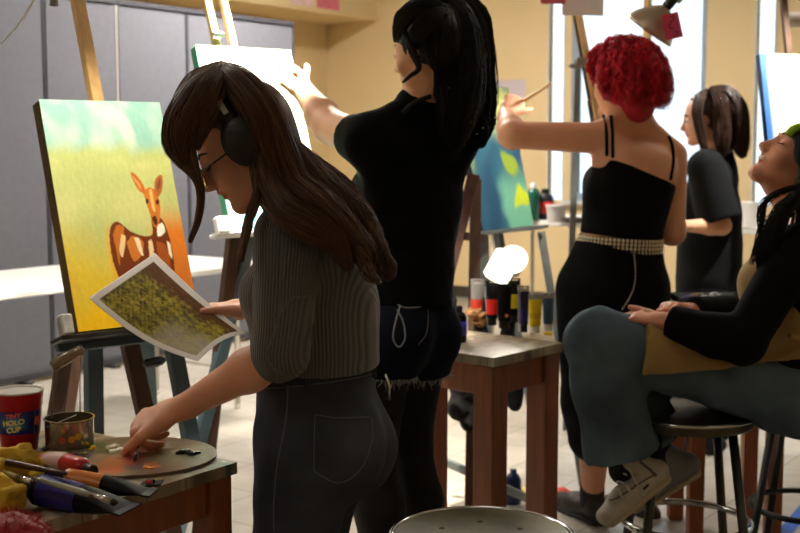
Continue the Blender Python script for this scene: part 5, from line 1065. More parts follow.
# hair
cp = SDF(); H = hd.H; cp.ell(hd.L(0, -.09, .15), V(.37, .43, .40) * H, hd.ax, .02); cp.ell(hd.L(0, -.24, -.15), V(.31, .20, .36) * H, hd.ax, .04); cp.box(hd.L(0, .42, -.20), V(.5, .30, .42) * H, hd.ax, .02, sub=True); cv = cp.polygonize(.005); cv = (smooth_mesh(cv[0], cv[1], 1), cv[1])
m_ = lambda r: r / 522
HB = [(brk([(210, 95, 2.14), (198, 122, 2.13), (191, 145, 2.13), (194, 165, 2.13), (199, 182, 2.14)]), [.006, .009, .009, .007, .003], 90, .0008, 1),  # px, py, depth guides; radii in metres; count; wave; waves
 (brk([(216, 70, 2.25), (192, 92, 2.18), (177, 120, 2.15), (174, 146, 2.14), (186, 164, 2.14), (197, 178, 2.14), (201, 196, 2.15), (198, 220, 2.16), (190, 242, 2.17)]), [.012, .020, .022, .018, .012, .008, .006, .005, .003], 260, .0015, 1.5),
 (brk([(218, 70, 2.22), (206, 88, 2.16), (193, 110, 2.13), (183, 135, 2.13), (184, 155, 2.13), (194, 168, 2.14)]), [.012, .024, .026, .022, .014, .004], 220, .001, 1),
 (brk([(224, 70, 2.2), (212, 92, 2.15), (204, 115, 2.14), (199, 132, 2.13), (196, 150, 2.13)]), [.014, .026, .024, .016, .006], 170, .001, 1),
 (brk([(226, 68, 2.3), (200, 82, 2.32), (184, 107, 2.32), (179, 138, 2.30), (188, 162, 2.26), (197, 182, 2.2)]), [.014, .024, .024, .018, .010, .004], 160, .001, 1),
 (brk([(222, 70, 2.22), (240, 84, 2.16), (262, 112, 2.14), (275, 150, 2.15), (290, 185, 2.15), (315, 205, 2.13), (340, 230, 2.13), (356, 262, 2.15)]), [.014, .028, .034, .036, .034, .032, .026, .006], 330, .003, 2),
 (brk([(228, 68, 2.27), (250, 84, 2.24), (267, 112, 2.22), (283, 148, 2.2), (308, 176, 2.2), (335, 203, 2.2), (356, 238, 2.2), (372, 272, 2.22)]), [.011, .017, .020, .028, .033, .036, .032, .010], 380, .004, 2.5),
 (brk([(228, 68, 2.32), (248, 84, 2.32), (265, 110, 2.32), (283, 142, 2.32), (312, 168, 2.3), (343, 194, 2.28), (367, 226, 2.26), (384, 260, 2.26)]), [.010, .014, .015, .020, .024, .026, .022, .008], 330, .005, 2.5),
 (brk([(262, 150, 2.15), (268, 185, 2.13), (285, 210, 2.10), (310, 225, 2.09), (335, 245, 2.10), (350, 270, 2.12)]), [.02, .026, .026, .026, .02, .005], 260, .004, 2),
 (brk([(262, 158, 2.15), (260, 185, 2.12), (252, 212, 2.10), (247, 235, 2.09), (242, 262, 2.10)]), [.008, .008, .007, .005, .002], 80, .002, 1.5),
 (brk([(262, 160, 2.2), (258, 190, 2.2), (249, 220, 2.2), (242, 250, 2.18), (238, 268, 2.17)]), [.008, .009, .008, .006, .002], 70, .002, 1.5),
 (brk([(340, 190, 2.2), (362, 215, 2.19), (374, 240, 2.2), (381, 262, 2.2), (377, 278, 2.2)]), [.012, .018, .018, .012, .003], 160, .010, 2.5), (brk([(358, 215, 2.2), (374, 240, 2.2), (386, 258, 2.2), (391, 272, 2.2), (384, 280, 2.2)]), [.006, .010, .010, .006, .002], 70, .008, 2), (brk([(345, 235, 2.12), (362, 255, 2.12), (368, 272, 2.12), (380, 284, 2.14)]), [.006, .010, .008, .002], 70, .008, 2),
 (brk([(330, 200, 2.13), (350, 228, 2.11), (366, 250, 2.13), (372, 274, 2.14)]), [.012, .018, .016, .003], 150, .007, 2.2)]
hair('long_brown_hair', HB, HAIRM, W1, (98, 68, 50), seed=1, r=.0008, seg=26, cap=cv)
# headphones
hp = blk; L = hd.L; ear = L(-.47, -.04, .02); o_ = -hd.r
b = MB(); b.lathe(ear - o_ * .012, [(.034, 0), (.042, .006), (.043, .016), (.039, .020), (.0385, .028), (.032, .034), (1e-6, .036)], 36, axis=o_, side=hd.u, sx=1.12); h1 = b.build('headphones', mat('headphone_plastic', (22, 24, 26), .42, spec=.5), W1, auto=40)
e2 = L(.47, -.04, .02); b = MB(); b.lathe(e2 + o_ * .012, [(.030, 0), (.037, .006), (.038, .016), (.034, .020), (.0335, .030), (.028, .035), (1e-6, .037)], 36, axis=-o_, side=hd.u, sx=1.12); b.build('ear_cup', hp, h1, auto=40)
pts = [L(-.49 * math.cos(a), -.04 - .0 * a, .10 + .50 * math.sin(a)) for a in np.linspace(0, math.pi, 28)]
b = MB(); b.tube(pts, [.010 + .004 * math.sin(a) for a in np.linspace(0, math.pi, 28)], 12, up=hd.f); b.build('headband', hp, h1, smooth=True)
b = MB(); b.tube([p - (p - L(0, -.04, .1)) * .06 for p in pts[6:22]], .011, 12, up=hd.f, sx=.9); b.build('band_cushion', mat('brown_pad', (86, 68, 54), .6), h1, smooth=True)
b = MB(); b.bar(L(-.535, -.02, .28), L(-.52, -.02, .40), .010, .001, side=hd.f); b.bar(pts[4] + o_ * .011 - hd.u * .01, pts[4] + o_ * .009 + hd.u * .012, .003, .001, side=hd.f); b.build('silver_mark', mat('silver_mark', (150, 150, 150), .4), h1)
# glasses
gm = mat('dark_glasses_frame', (24, 18, 16), .3); b = MB()
def lensring(q): return [L(q * .15 + .105 * math.cos(a), .445 - .03 * abs(math.cos(a)) * (1 if math.cos(a) * q > 0 else .2), -.03 + .10 * math.sin(a)) for a in np.linspace(0, 2 * math.pi, 28, endpoint=False)]
for q in (-1, 1): b.tube(lensring(q), .0016, 8, closed=True, caps=False)
b.tube([L(-.05, .45, -.01), L(0, .465, .0), L(.05, .45, -.01)], .0014, 8)
gl_ = b.build('glasses', gm, W1, smooth=True)
for q in (-1, 1): b = MB(); b.tube([L(q * .25, .42, .0), L(q * .31, .36, .0), L(q * .37, .0, .02), L(q * .38, -.08, -.04)], .0017, 8); b.build('temple', gm, gl_, smooth=True)
for q in (-1, 1): b = MB(); b.prism([p for p in lensring(q)][::2], hd.f, .001); b.build('lens', mat('lens_glass', (240, 245, 245), .02, trans=1, ior=1.05), gl_)
shoe('sneaker', J['anL'], V(-.95, .3, 0), UP, mat('dark_sneaker', (30, 30, 34), .6), whitep, W1); shoe('sneaker', J['anR'], V(-.95, .3, 0), UP, mat('dark_sneaker', (30, 30, 34), .6), whitep, W1)
# phone-like silver clip in the back pocket
b = MB(); b.tube([P(385, 374, 2.2), P(389, 385, 2.2), P(389, 400, 2.2)], .003, 8); b.build('key_clip', chrome, je, smooth=True)
# brush held in the painting hand
btip = Z(134, 462, TZ + .007); bgr = P(141, 437, 2.24); brush('thin brown brush held by the woman in grey, its tip on the palette', btip + (bgr - btip) * 2.0, btip, .0028, mat('thin_brown_handle', (120, 76, 50), .5), steel, brist, .02, group=None, ferr=.02)
# printed reference photo: curved sheet held in the far hand
pa, pb, pc_, pd = P(155, 253, 2.52), P(89, 298, 2.40), P(198, 361, 2.30), P(247, 334, 2.46)
def sheet(u, v):   # u from left edge to right edge, v across
    p = (1 - u)[:, None] * ((1 - v)[:, None] * pa + v[:, None] * pb) + u[:, None] * ((1 - v)[:, None] * pd + v[:, None] * pc_)
    return p + V(.02, -.1, -1)[None] * (.020 * np.sin(u * math.pi) * (.35 + .65 * v))[:, None] + V(0, 0, .014)[None] * (np.sin(v * math.pi) * u)[:, None]
vs, fs, u, v = grid_sheet(sheet, 110, 80, -.0005); cc = print_pic(u, v)
col = np.vstack([cc, np.tile(np.array(lin((222, 220, 216))), (len(u), 1))]); col = np.vstack([cc, cc])
mesh('reference_photo', vs, fs, mat('printed_paper', (220, 220, 220), .6, attr='Col', spec=.2), label='printed nature photo with a white border held by the woman in grey', cat='photo print', cols=col, loc=(pa + pb + pc_ + pd) / 4, smooth=True)
# ================================================================== woman 2: black tee, high ponytail, denim shorts
J = dict(shL=P(366, 142, 3.10), shR=P(458, 140, 3.32), hipL=P(382, 330, 3.13), hipR=P(416, 330, 3.26), neck=P(425, 104, 3.22),
         elL=P(330, 126, 3.33), wrL=P(303, 91, 3.50), elR=P(424, 205, 3.50), wrR=P(392, 218, 3.66),
         knL=P(372, 450, 3.14), knR=P(408, 442, 3.30), anL=P(378, 612, 3.16), anR=P(425, 600, 3.36))
B = Body(J, 1.); hd = Head(P(427, 52, 3.18), V(-.80, .58, -.10), V(-.05, 0, 1), .222)
S = SDF(); B.torso(S, hip=.14); B.butt(S, r=.084); B.neck(S, hd, .05); hd.prims(S)
for q in 'LR': B.arm(S, q, r=(.054, .047, .043, .029)); B.leg(S, q)
f_ = unit(P(287, 74, 3.55) - J['wrL']); hand_prims(S, J['wrL'], f_, V(.2, .7, -.3), V(.3, -.2, .9), .95, curls=((.5, .6, .4), (.7, .7, .4), (.8, .8, .5), (.9, .8, .5)))
f_ = V(-.4, .8, .1); hand_prims(S, J['wrR'], f_, V(0, 0, -1), V(-.8, -.4, 0), .95)
W2 = person(S, .0045, 'woman with long black ponytail, black tee and denim shorts painting the bright canvas', (222, 170, 138), (170, 90, 80), hd, (J['anL'] + J['anR']) / 2 * V(1, 1, 0))
hd.eyes(W2, brow=(30, 22, 20))
tee = mat('black_tee', (9, 9, 11), .95, bump=.25, bscale=300, spec=.12); tee2 = mat('black_cotton', (9, 9, 11), .95, bump=.2, bscale=250, spec=.15)
S = SDF(); B.torso(S, .014, lo=1, sh=True); S.seg(B.T(.3), B.T(.17), .145, .150, .05, w=B.rh, fa=.76, fb=.78, cap=1)
for q in 'LR': B.arm(S, q, .012, r=(.050, .042, .04, .03), to=.30, cap=1, k=.045)
B.trap(S, .010, .25); S.seg(J['neck'] - B.up * .05, J['neck'] - B.up * .0, .085, .075, .03); S.ell(J['neck'] + B.fs * .03 + B.up * .045, V(.062, .062, .06), k=.01, sub=True)
sdf_mesh(S, .005, 'tee_shirt', tee, W2, wr=.004, wf=16, seed=8)
stitchline(bvh(W2), [(431, 96), (420, 100), (410, 106), (402, 114)], 'halter_strap', blkm, W2, .006, 12, .002)
S = SDF(); nk = J['neck'] * .55 + hd.L(0, -.1, -.3) * .45; ax_ = unit(hd.L(0, -.1, -.3) - J['neck'])
b = MB(); x_ = unit(np.cross(ax_, V(0, 1, .1))); y_ = np.cross(ax_, x_); ax2 = unit(ax_ + .45 * hd.f)
b.tube([nk - ax_ * .012 + (x_ * math.cos(a) + y_ * math.sin(a)) * .060 + ax_ * .02 * (math.cos(a) * x_ + math.sin(a) * y_).dot(-hd.f) for a in np.linspace(0, 2 * math.pi, 32, endpoint=False)], .0055, 8, closed=True, caps=False); b.build('black_choker', blkm, W2, smooth=True)
# black sheer tights then shorts
S = SDF(); [B.leg(S, q, .004, to=1.98, r=(.09, .060, .060, .036)) for q in 'LR']; sdf_mesh(S, .006, 'black_tights', mat('black_tights', (20, 17, 17), .7, spec=.2), W2)
d2 = denim('indigo_denim', (14, 17, 28)); S = SDF(); B.torso(S, .010, hip=.142); B.butt(S, .010, r=.086, back=.046); [B.leg(S, q, .012, to=.34, cap=1, r=(.098, .082, .058, .042)) for q in 'LR']; S.plane(B.T(.27), B.upH)
sh2 = sdf_mesh(S, .005, 'denim_shorts', d2, W2, wr=.003, wf=20, seed=9); bs = bvh(sh2); pale = mat('pale_stitching', (122, 124, 132), .8)
stitchline(bs, [(374, 292), (384, 296), (398, 305), (408, 308), (428, 306)], 'pocket_embroidery', pale, sh2, .0022, 20, .001); stitchline(bs, [(400, 306), (396, 320), (393, 338), (399, 347), (405, 338), (403, 322), (397, 310)], 'pocket_embroidery', pale, sh2, .0022, 24, .001)
stitchline(bs, [(374, 290), (400, 293), (428, 291)], 'pocket_seam', stitch, sh2); stitchline(bs, [(428, 291), (427, 330), (418, 345)], 'pocket_seam', stitch, sh2); stitchline(bs, [(392, 284), (420, 282), (455, 276)], 'waistband_seam', stitch, sh2, n=20)
b = MB(); rs = np.random.RandomState(4)
for q in 'LR':
    a, k_ = J['hip' + q], J['kn' + q]; d = unit(k_ - a); c_ = a + (k_ - a) * .34; x_ = unit(np.cross(d, V(0, 1, 0))); y_ = np.cross(d, x_); rr_ = .098 + .012 + (.082 - .098) * .4
    for i in range(150):
        an = i / 150 * 6.283; p = c_ + (x_ * math.cos(an) + y_ * math.sin(an)) * (rr_ - .002); b.tube([p - d * .003, p + d * .006 + rs.normal(size=3) * .003, p + d * (.008 + .014 * rs.rand()) + rs.normal(size=3) * .005], [.0012, .001, .0005], 3, caps=False)
b.build('frayed_hem', mat('frayed_threads', (150, 150, 158), .9), sh2)
cp = SDF(); H = hd.H; cp.ell(hd.L(0, -.10, .15), V(.375, .455, .41) * H, hd.ax, .02); cp.ell(hd.L(0, -.30, .26), V(.2, .22, .2) * H, hd.ax, .03); cp.ell(hd.L(0, -.36, -.05), V(.20, .14, .20) * H, hd.ax, .03); cp.box(hd.L(0, .50, -.14), V(.5, .32, .40) * H, hd.ax, .02, sub=True); cp.ell(hd.L(-.38, -.01, -.04), V(.12, .10, .17) * H, hd.ax, .01, sub=True); cv = cp.polygonize(.006); cv = (smooth_mesh(cv[0], cv[1], 1), cv[1])
HB = [(brk([(440, 10, 3.24), (458, 6, 3.26), (474, 20, 3.26), (480, 55, 3.26), (482, 95, 3.25), (480, 118, 3.24), (476, 135, 3.22), (468, 152, 3.22)]), [.02, .033, .040, .040, .036, .034, .026, .006], 420, .008, 2.2),
      (brk([(436, 12, 3.18), (452, 10, 3.16), (462, 30, 3.14), (466, 70, 3.13), (465, 100, 3.12), (461, 125, 3.11), (456, 150, 3.12)]), [.02, .033, .042, .042, .040, .030, .006], 420, .008, 2.2),
      (brk([(440, 16, 3.2), (446, 40, 3.15), (448, 80, 3.13), (450, 108, 3.12), (448, 128, 3.12), (452, 148, 3.12)]), [.02, .035, .036, .034, .026, .006], 300, .003, 1.5),
      (brk([(458, 8, 3.2), (474, 22, 3.2), (480, 50, 3.2), (482, 80, 3.2), (484, 110, 3.2), (486, 138, 3.2)]), [.014, .023, .022, .018, .014, .004], 150, .008, 2.5), (brk([(474, 90, 3.17), (480, 115, 3.17), (486, 130, 3.17), (482, 145, 3.17), (474, 142, 3.17)]), [.01, .010, .008, .006, .003], 50, .004, 2),
      (brk([(404, 30, 3.08), (412, 50, 3.06), (419, 68, 3.07), (410, 76, 3.06), (402, 83, 3.06)]), [.008, .010, .008, .004, .002], 40, .001, 1),
      (brk([(398, 40, 3.12), (404, 18, 3.06), (424, 8, 3.04), (445, 12, 3.1)]), [.010, .022, .026, .012], 200, .0008, 1), (brk([(414, 42, 3.07), (420, 30, 3.04), (432, 18, 3.04), (446, 12, 3.1)]), [.010, .024, .030, .014], 240, .0008, 1), (brk([(440, 82, 3.12), (442, 55, 3.06), (444, 30, 3.05), (448, 12, 3.1)]), [.012, .026, .030, .014], 240, .0008, 1), (brk([(410, 30, 3.2), (420, 10, 3.18), (436, 4, 3.16), (448, 10, 3.16)]), [.010, .022, .026, .012], 160, .0008, 1), (brk([(428, 6, 3.12), (408, 14, 3.08), (398, 28, 3.1), (395, 42, 3.12)]), [.018, .022, .014, .004], 130, .001, 1),
      (brk([(430, 8, 3.1), (427, 24, 3.06), (428, 42, 3.06), (434, 60, 3.08), (442, 76, 3.12)]), [.018, .024, .022, .018, .006], 150, .001, 1), (brk([(401, 32, 3.12), (405, 41, 3.09), (412, 45, 3.07), (424, 46, 3.06)]), [.010, .012, .010, .006], 80, .0005, 1)]
hair('black_ponytail', HB, HAIRD, W2, (24, 19, 19), seed=2, r=.0011, seg=24, cap=cv)
b = MB(); c_ = P(445, 12, 3.18); b.tube([c_ + V(math.cos(a) * .024, -.02 + math.sin(a) * .012, math.sin(a) * .024) for a in np.linspace(0, 6.283, 20, endpoint=False)], .006, 8, closed=True, caps=False); b.build('hair_tie', blkm, W2, smooth=True)
b = MB()
for (x, y) in ((456, 108), (455, 114), (470, 122), (483, 128), (449, 88), (477, 134)): b.lathe(P(x, y, 3.08), [(1e-6, -.003), (.003, 0), (1e-6, .003)], 8)
b.build('hair_beads', mat('glitter_beads', (170, 200, 180), .1, metal=.6), W2)
for q in 'LR': shoe('black_boot', J['an' + q], V(-.7, .65, 0), UP, mat('black_leather', (18, 17, 17), .35, spec=.6), blk, W2)
brush('brush held against the brightly lit canvas', P(300, 74, 3.50), P(278, 66, 3.60), .004, mat('pale_handle', (220, 190, 130), .4), steel, brist, .02, group=None)
# ================================================================== woman 3: red curls, black camisole
J = dict(shL=P(596, 138, 4.16), shR=P(672, 156, 4.28), hipL=P(592, 290, 4.16), hipR=P(634, 290, 4.25), neck=P(633, 118, 4.22),
         elL=P(512, 135, 4.10), wrL=P(507, 114, 4.30), elR=P(672, 232, 4.26), wrR=P(640, 222, 4.44),
         knL=P(592, 400, 4.13), knR=P(640, 400, 4.2), anL=P(592, 496, 4.16), anR=P(642, 498, 4.25))
B = Body(J, 1.0); hd = Head(P(619, 84, 4.2), V(-.62, .78, 0), V(.02, 0, 1), .225)
S = SDF(); B.torso(S, hip=.175, wa=.128, ribs=.148); B.butt(S, r=.10); B.neck(S, hd, .052); hd.prims(S)
for q in 'LR': B.arm(S, q, r=(.054, .046, .042, .028)); B.leg(S, q, r=(.1, .062, .060, .038))
def blades(S, g=0):
    for q in (-1, 1): S.ell(B.T(.80) + B.rs * q * .07 - B.fs * .07, V(.06 + g, .03 + g, .085 + g), (B.rs, B.fs, B.up), k=.04)
blades(S)
f_ = unit(P(514, 101, 4.34) - J['wrL']); hand_prims(S, J['wrL'], f_, unit(V(.2, .8, .1)), V(.9, -.2, .1), 1., curls=((.9, .9, .5), (1.0, 1.0, .6), (1.1, 1.0, .6), (1.1, 1.0, .6)), thumb=(.4, .3, .3))
hand_prims(S, J['wrR'], V(-.5, .8, .1), V(0, 0, -1), V(-.8, -.4, 0), 1.)
W3 = person(S, .005, 'woman with red curly hair and black strappy top, arm raised with a brush', (222, 164, 134), (184, 96, 90), hd, (J['anL'] + J['anR']) / 2 * V(1, 1, 0))
hd.eyes(W3, brow=(70, 30, 24))
S = SDF(); B.torso(S, .007, bust=.06, ribs=.148, wa=.130, hip=.16, lo=1, sh=False); blades(S, .008); S.seg(B.T(.45), B.T(.365), .137, .142, .04, w=B.rh, fa=.76, fb=.76, cap=1); S.plane(B.T(.37), -B.up, .003)
S.plane(B.T(.86) - B.rs * .09 - B.fs * .08, unit(B.up + .22 * B.rs), .006)
top_ = sdf_mesh(S, .005, 'camisole', tee2, W3, wr=.0015, wf=22); bb_ = bvh(W3)
for pts in ([(604, 116), (606, 132), (607, 156)], [(611, 116), (612, 132), (613, 158)], [(668, 136), (672, 146), (673, 160), (670, 180)]):
    p = [hit(bb_, x, y, .002) for x, y in pts]; p = [q for q in p if q is not None]
    if len(p) > 1: b = MB(); b.tube(catmull(p, 10), .006, 8); b.build('strap', tee2, top_, smooth=True)
d3 = denim('black_denim', (10, 10, 13)); S = SDF(); B.torso(S, .010, hip=.178); B.butt(S, .010, r=.102); [B.leg(S, q, .02, to=1.08, cap=1, r=(.105, .085, .07, .042), loose=.01) for q in 'LR']; S.plane(B.T(.345), B.upH)
je3 = sdf_mesh(S, .006, 'black_jeans', d3, W3, wr=.004, wf=18, seed=11); bs = bvh(je3)
bt_ = B.T(.33); b = MB(); beltm = mat('studded_silver_belt', (236, 222, 196), .35, metal=.6)
n = 64
for row in range(4):
    for i in range(n):
        a = i / n * 6.283; p = bt_ + B.rh * math.cos(a) * .161 + B.fh * math.sin(a) * .120 + B.upH * (-.022 + row * .0135) ; nn_ = unit(B.rh * math.cos(a) / .161 + B.fh * math.sin(a) / .120); b.box(p + nn_ * .003, (.0105, .0115, .006), (np.cross(nn_, B.upH), B.upH, nn_), .0025)
bl_ = b.build('belt_studs', beltm, W3)
b = MB(); b.tube([bt_ + B.rh * math.cos(a) * .158 + B.fh * math.sin(a) * .117 for a in np.linspace(0, 6.283, 40, endpoint=False)], .026, 10, closed=True, caps=False, sx=.16, up=B.upH); b.build('belt_strap', blkm, bl_, smooth=True)
ch_ = catmull([V(632, 250, 0), V(634, 265, 0), V(633, 285, 0), V(627, 300, 0), V(618, 313, 0)], 30); b = MB(); pr = []
for i, (x, y, _) in enumerate(ch_):
    q = hit(bs, x, y, .006); 
    if q is not None: pr.append(q)
pr = catmull(pr[::3], 80); b.tube(pr, [.0028 + .0018 * math.sin(i * 1.57) for i in range(80)], 6)
b.build('belt_chain', chrome, bl_, smooth=True)
rs = np.random.RandomState(9); HB = []; cp = SDF(); H = hd.H; cp.ell(hd.L(0, -.12, .08), V(.43, .47, .47) * H, hd.ax, .02); cp.ell(hd.L(.10, -.32, -.30), V(.30, .22, .30) * H, hd.ax, .03); cp.box(hd.L(0, .50, -.22), V(.5, .34, .42) * H, hd.ax, .02, sub=True); cv = cp.polygonize(.007); cv = (smooth_mesh(cv[0], cv[1], 1), cv[1])
for i in range(230):
    th = rs.rand() * 6.283; el_ = rs.rand() ** .8 * 1.9 - .15; d = V(math.cos(th) * math.cos(math.pi / 2 - el_ * .8), math.sin(th) * math.cos(math.pi / 2 - el_ * .8), math.sin(math.pi / 2 - el_ * .8))
    if (d[1] > .0 and d[2] < .6) or d[2] < -.25: continue
    a0 = hd.L(*(d * V(.40, .46, .42) + V(0, -.12, .12))); lnn = .10 + .09 * rs.rand(); out = unit(hd.r * d[0] + hd.f * d[1] + hd.u * d[2]); p1 = a0 + out * .036 + hd.u * -.004; p2 = p1 + out * .022 - UP * lnn * .4; oh = out * V(1, 1, 0); p2 = p2 - oh * .008; p3 = p2 - UP * lnn * .45 - oh * .022 + rs.normal(size=3) * .006
    HB.append(([a0, p1, p2, p3], [.006, .014, .017, .010], 28, .011, 3.0 + rs.rand() * 2.5))
for i in range(70):
    th = rs.rand() * 6.283; z_ = rs.rand() * 1.1 - .2; d = V(math.cos(th) * .9, math.sin(th) * .9, z_); d = d / np.linalg.norm(d)
    if d[1] > .2 and d[2] < .5: continue
    a0 = hd.L(*(d * V(.44, .48, .46) + V(0, -.12, .12))); out = unit(hd.r * d[0] + hd.f * d[1] + hd.u * d[2]); HB.append(([a0, a0 + out * .022, a0 + out * .036 - UP * .012, a0 + out * .034 - UP * .04], [.003, .005, .006, .003], 5, .010, 2.5 + rs.rand() * 2))
hair('red_curly_hair', HB, HAIRR, W3, (204, 28, 48), seed=5, r=.0015, seg=40, cap=cv, core=False)
for k_, q in enumerate('LR'):
    S = SDF(); S.seg(J['an' + q] + UP * .0, J['an' + q] + UP * .075, .043, .045, .01, cap=1); S.seg(J['an' + q], J['an' + q] - UP * .05, .042, .042, .01); sdf_mesh(S, .005, 'black_sock', blkm, W3); shoe('brown_boot', J['an' + q] + UP * .0, V(-.5, .85, 0), UP, mat('dark_brown_leather', (40, 32, 26), .5), blk, W3, 1.05)
brush('pale wooden brush raised by the red-haired woman', P(552, 83, 4.28), P(500, 116, 4.40), .0062, mat('pale_handle', (220, 190, 130), .4), steel, brist, .02, group=None)
# ================================================================== woman 4: brunette in a black tee, profile
J = dict(shL=P(706, 168, 5.08), shR=P(716, 166, 5.40), hipL=P(706, 300, 5.12), hipR=P(712, 300, 5.30), neck=P(716, 150, 5.24),
         elL=P(722, 226, 5.04), wrL=P(684, 226, 4.98), elR=P(715, 225, 5.45), wrR=P(680, 222, 5.42), knL=P(704, 390, 5.1), knR=P(708, 390, 5.3), anL=P(708, 440, 5.1), anR=P(712, 438, 5.3))
J['anL'][2] = J['anR'][2] = .09
B = Body(J, .95); hd = Head(P(704, 119, 5.2), V(-.97, .22, -.12), V(-.1, 0, 1), .218)
S = SDF(); B.torso(S); B.butt(S); B.neck(S, hd, .048); hd.prims(S)
for q in 'LR': B.arm(S, q, r=(.048, .038, .035, .024)); B.leg(S, q); hand_prims(S, J['wr' + q], V(-.95, .1, -.05), V(0, .2, -1), V(0, -1 if q == 'R' else 1, .1), .92)
W4 = person(S, .0055, 'brown-haired woman in a loose black tee standing in profile by the window', (226, 172, 140), (180, 90, 84), hd, (J['anL'] + J['anR']) / 2 * V(1, 1, 0))
hd.eyes(W4, brow=(50, 36, 28))
S = SDF(); B.torso(S, .030, lo=1, dep=1.05); S.seg(B.T(.4), B.T(-.04), .155, .160, .05, w=B.rh, fa=.85, fb=.9, cap=1)
for q in 'LR': B.arm(S, q, .028, to=.90, cap=1, r=(.055, .055, .04, .03), loose=.012)
S.seg(J['neck'] - B.up * .06, J['neck'] + B.up * .005, .085, .068, .03)
sdf_mesh(S, .006, 'tee_shirt', mat('faded_black_tee', (16, 18, 20), .9, bump=.2, bscale=250, spec=.2), W4, wr=.004, wf=14, seed=4)
S = SDF(); B.torso(S, .006); B.butt(S, .006); [B.leg(S, q, .012, to=1.96, cap=1) for q in 'LR']; S.plane(B.T(.15), B.upH); sdf_mesh(S, .008, 'black_trousers', tee2, W4)
cp = SDF(); H = hd.H; cp.ell(hd.L(0, -.10, .15), V(.375, .46, .41) * H, hd.ax, .02); cp.ell(hd.L(0, -.36, -.3), V(.30, .24, .45) * H, hd.ax, .05); cp.box(hd.L(0, .48, -.14), V(.5, .30, .52) * H, hd.ax, .015, sub=True); cv = cp.polygonize(.007); cv = (smooth_mesh(cv[0], cv[1], 1), cv[1])
HB = [(brk([(708, 92, y), (700, 98, y - .04 * s_), (697, 112, y - .06 * s_), (700, 130, y - .06 * s_), (704, 148, y - .06 * s_), (706, 158, y - .05 * s_)]), [.014, .02, .022, .018, .014, .005], 130, .002, 1) for (y, s_) in ((5.16, 1), (5.26, -1))]
HB += [(brk([(710, 90, y), (726, 92, y), (738, 108, y), (741, 130, y), (741, 148, y), (744, 158, y)]), [.014, .028, .034, .034, .03, .010], 200, .002, 1) for y in (5.13, 5.2, 5.28)]
HB += [(brk([(712, 90, 5.13), (720, 100, 5.09), (722, 120, 5.09), (722, 140, 5.08), (722, 157, 5.08)]), [.014, .03, .035, .035, .012], 220, .002, 1)]
hair('straight_brown_hair', HB, HAIRM, W4, (62, 42, 34), seed=7, r=.0013, seg=16, cap=cv)
for q in 'LR': shoe('shoe', J['an' + q], V(-.95, .2, 0), UP, blkm, blk, W4)
# ================================================================== woman 5: seated, laughing, black top, apron, jeans
J = dict(shL=P(800, 246, 2.95), shR=P(800, 244, 3.24), hipL=P(778, 388, 3.02), hipR=P(780, 386, 3.18), neck=P(804, 214, 3.1),
         elL=P(742, 342, 2.86), wrL=P(667, 322, 2.95), elR=P(742, 318, 3.30), wrR=P(690, 312, 3.18),
         knL=P(597, 340, 3.0), knR=P(603, 347, 3.16), anL=P(624, 462, 3.02), anR=P(655, 452, 3.15))
J['upH'] = V(.1, 0, 1)
B = Body(J, .97); hd = Head(P(798, 162, 3.1), V(-.74, -.04, .67), V(.68, 0, .74), .222)
S = SDF(); B.torso(S, bust=.055); B.butt(S, back=.05); B.neck(S, hd, .05); hd.prims(S)
S.ell(hd.L(0, .38, -.285), V(.080, .09, .058) * hd.H, hd.ax, .006, sub=True)
for q in 'LR': B.arm(S, q, r=(.047, .040, .036, .025)); B.leg(S, q, r=(.085, .06, .055, .036))
f_ = unit(P(632, 316, 3.0) - J['wrL']); hand_prims(S, J['wrL'], f_, V(0, .1, -1), V(0, 1, .2), .98, curls=((.15, .25, .2), (.2, .3, .2), (.25, .3, .2), (.3, .35, .2)), thumb=(.1, .1, .1), thumbdir=f_ * .8 + V(0, .5, .2))
f_ = unit(P(652, 308, 3.1) - J['wrR']); hand_prims(S, J['wrR'], f_ + V(0, 0, .15), V(0, -.1, -1), V(0, -1, .2), .95, curls=((.5, .8, .5), (.6, .8, .5), (.7, .8, .5), (.8, .8, .5)))
W5 = person(S, .0042, 'laughing woman seated on a stool in jeans and tan apron, head thrown back', (216, 150, 122), (180, 104, 92), hd, SC * V(1, 1, 0) )
hd.eyes(W5, closed=True, brow=(40, 28, 24))
b = MB(); L = hd.L; pt = [L(x, .355 - .9 * x * x, -.245 - .0 * x) for x in np.linspace(-.065, .065, 9)]; b.tube(pt, .0055, 8); b.build('teeth', mat('teeth', (236, 228, 214), .3), W5, smooth=True)
b = MB(); b.lathe(hd.L(-.385, -.03, -.14), [(1e-6, -.003), (.0035, 0), (1e-6, .003)], 10); b.build('earring', chrome, W5, smooth=True)
S = SDF(); B.torso(S, .010, lo=1); S.seg(B.T(.3), B.T(.03), .150, .160, .05, w=B.rh, fa=.76, fb=.80, cap=1)
for q in 'LR': B.arm(S, q, .010, to=1.97, cap=1, r=(.052, .046, .042, .030), loose=.004)
S.seg(J['neck'] - B.up * .05, J['neck'] + B.up * .0, .075, .065, .03)
sdf_mesh(S, .005, 'black_long_sleeve_top', tee2, W5, wr=.0035, wf=18, seed=14)
d5 = denim('faded_blue_denim', (82, 98, 112), .4); S = SDF(); B.torso(S, .008, hip=.165); B.butt(S, .012, r=.10, back=.05); S.plane(B.T(.12), B.upH)
for q in 'LR': B.leg(S, q, .010, r=(.095, .070, .080, .080), to=1.92, cap=1, loose=.010, back=V(0, 0, 0))
je5 = sdf_mesh(S, .005, 'blue_jeans', d5, W5, wr=.0065, wf=24, wdir=(1, 1, .55), seed=15)
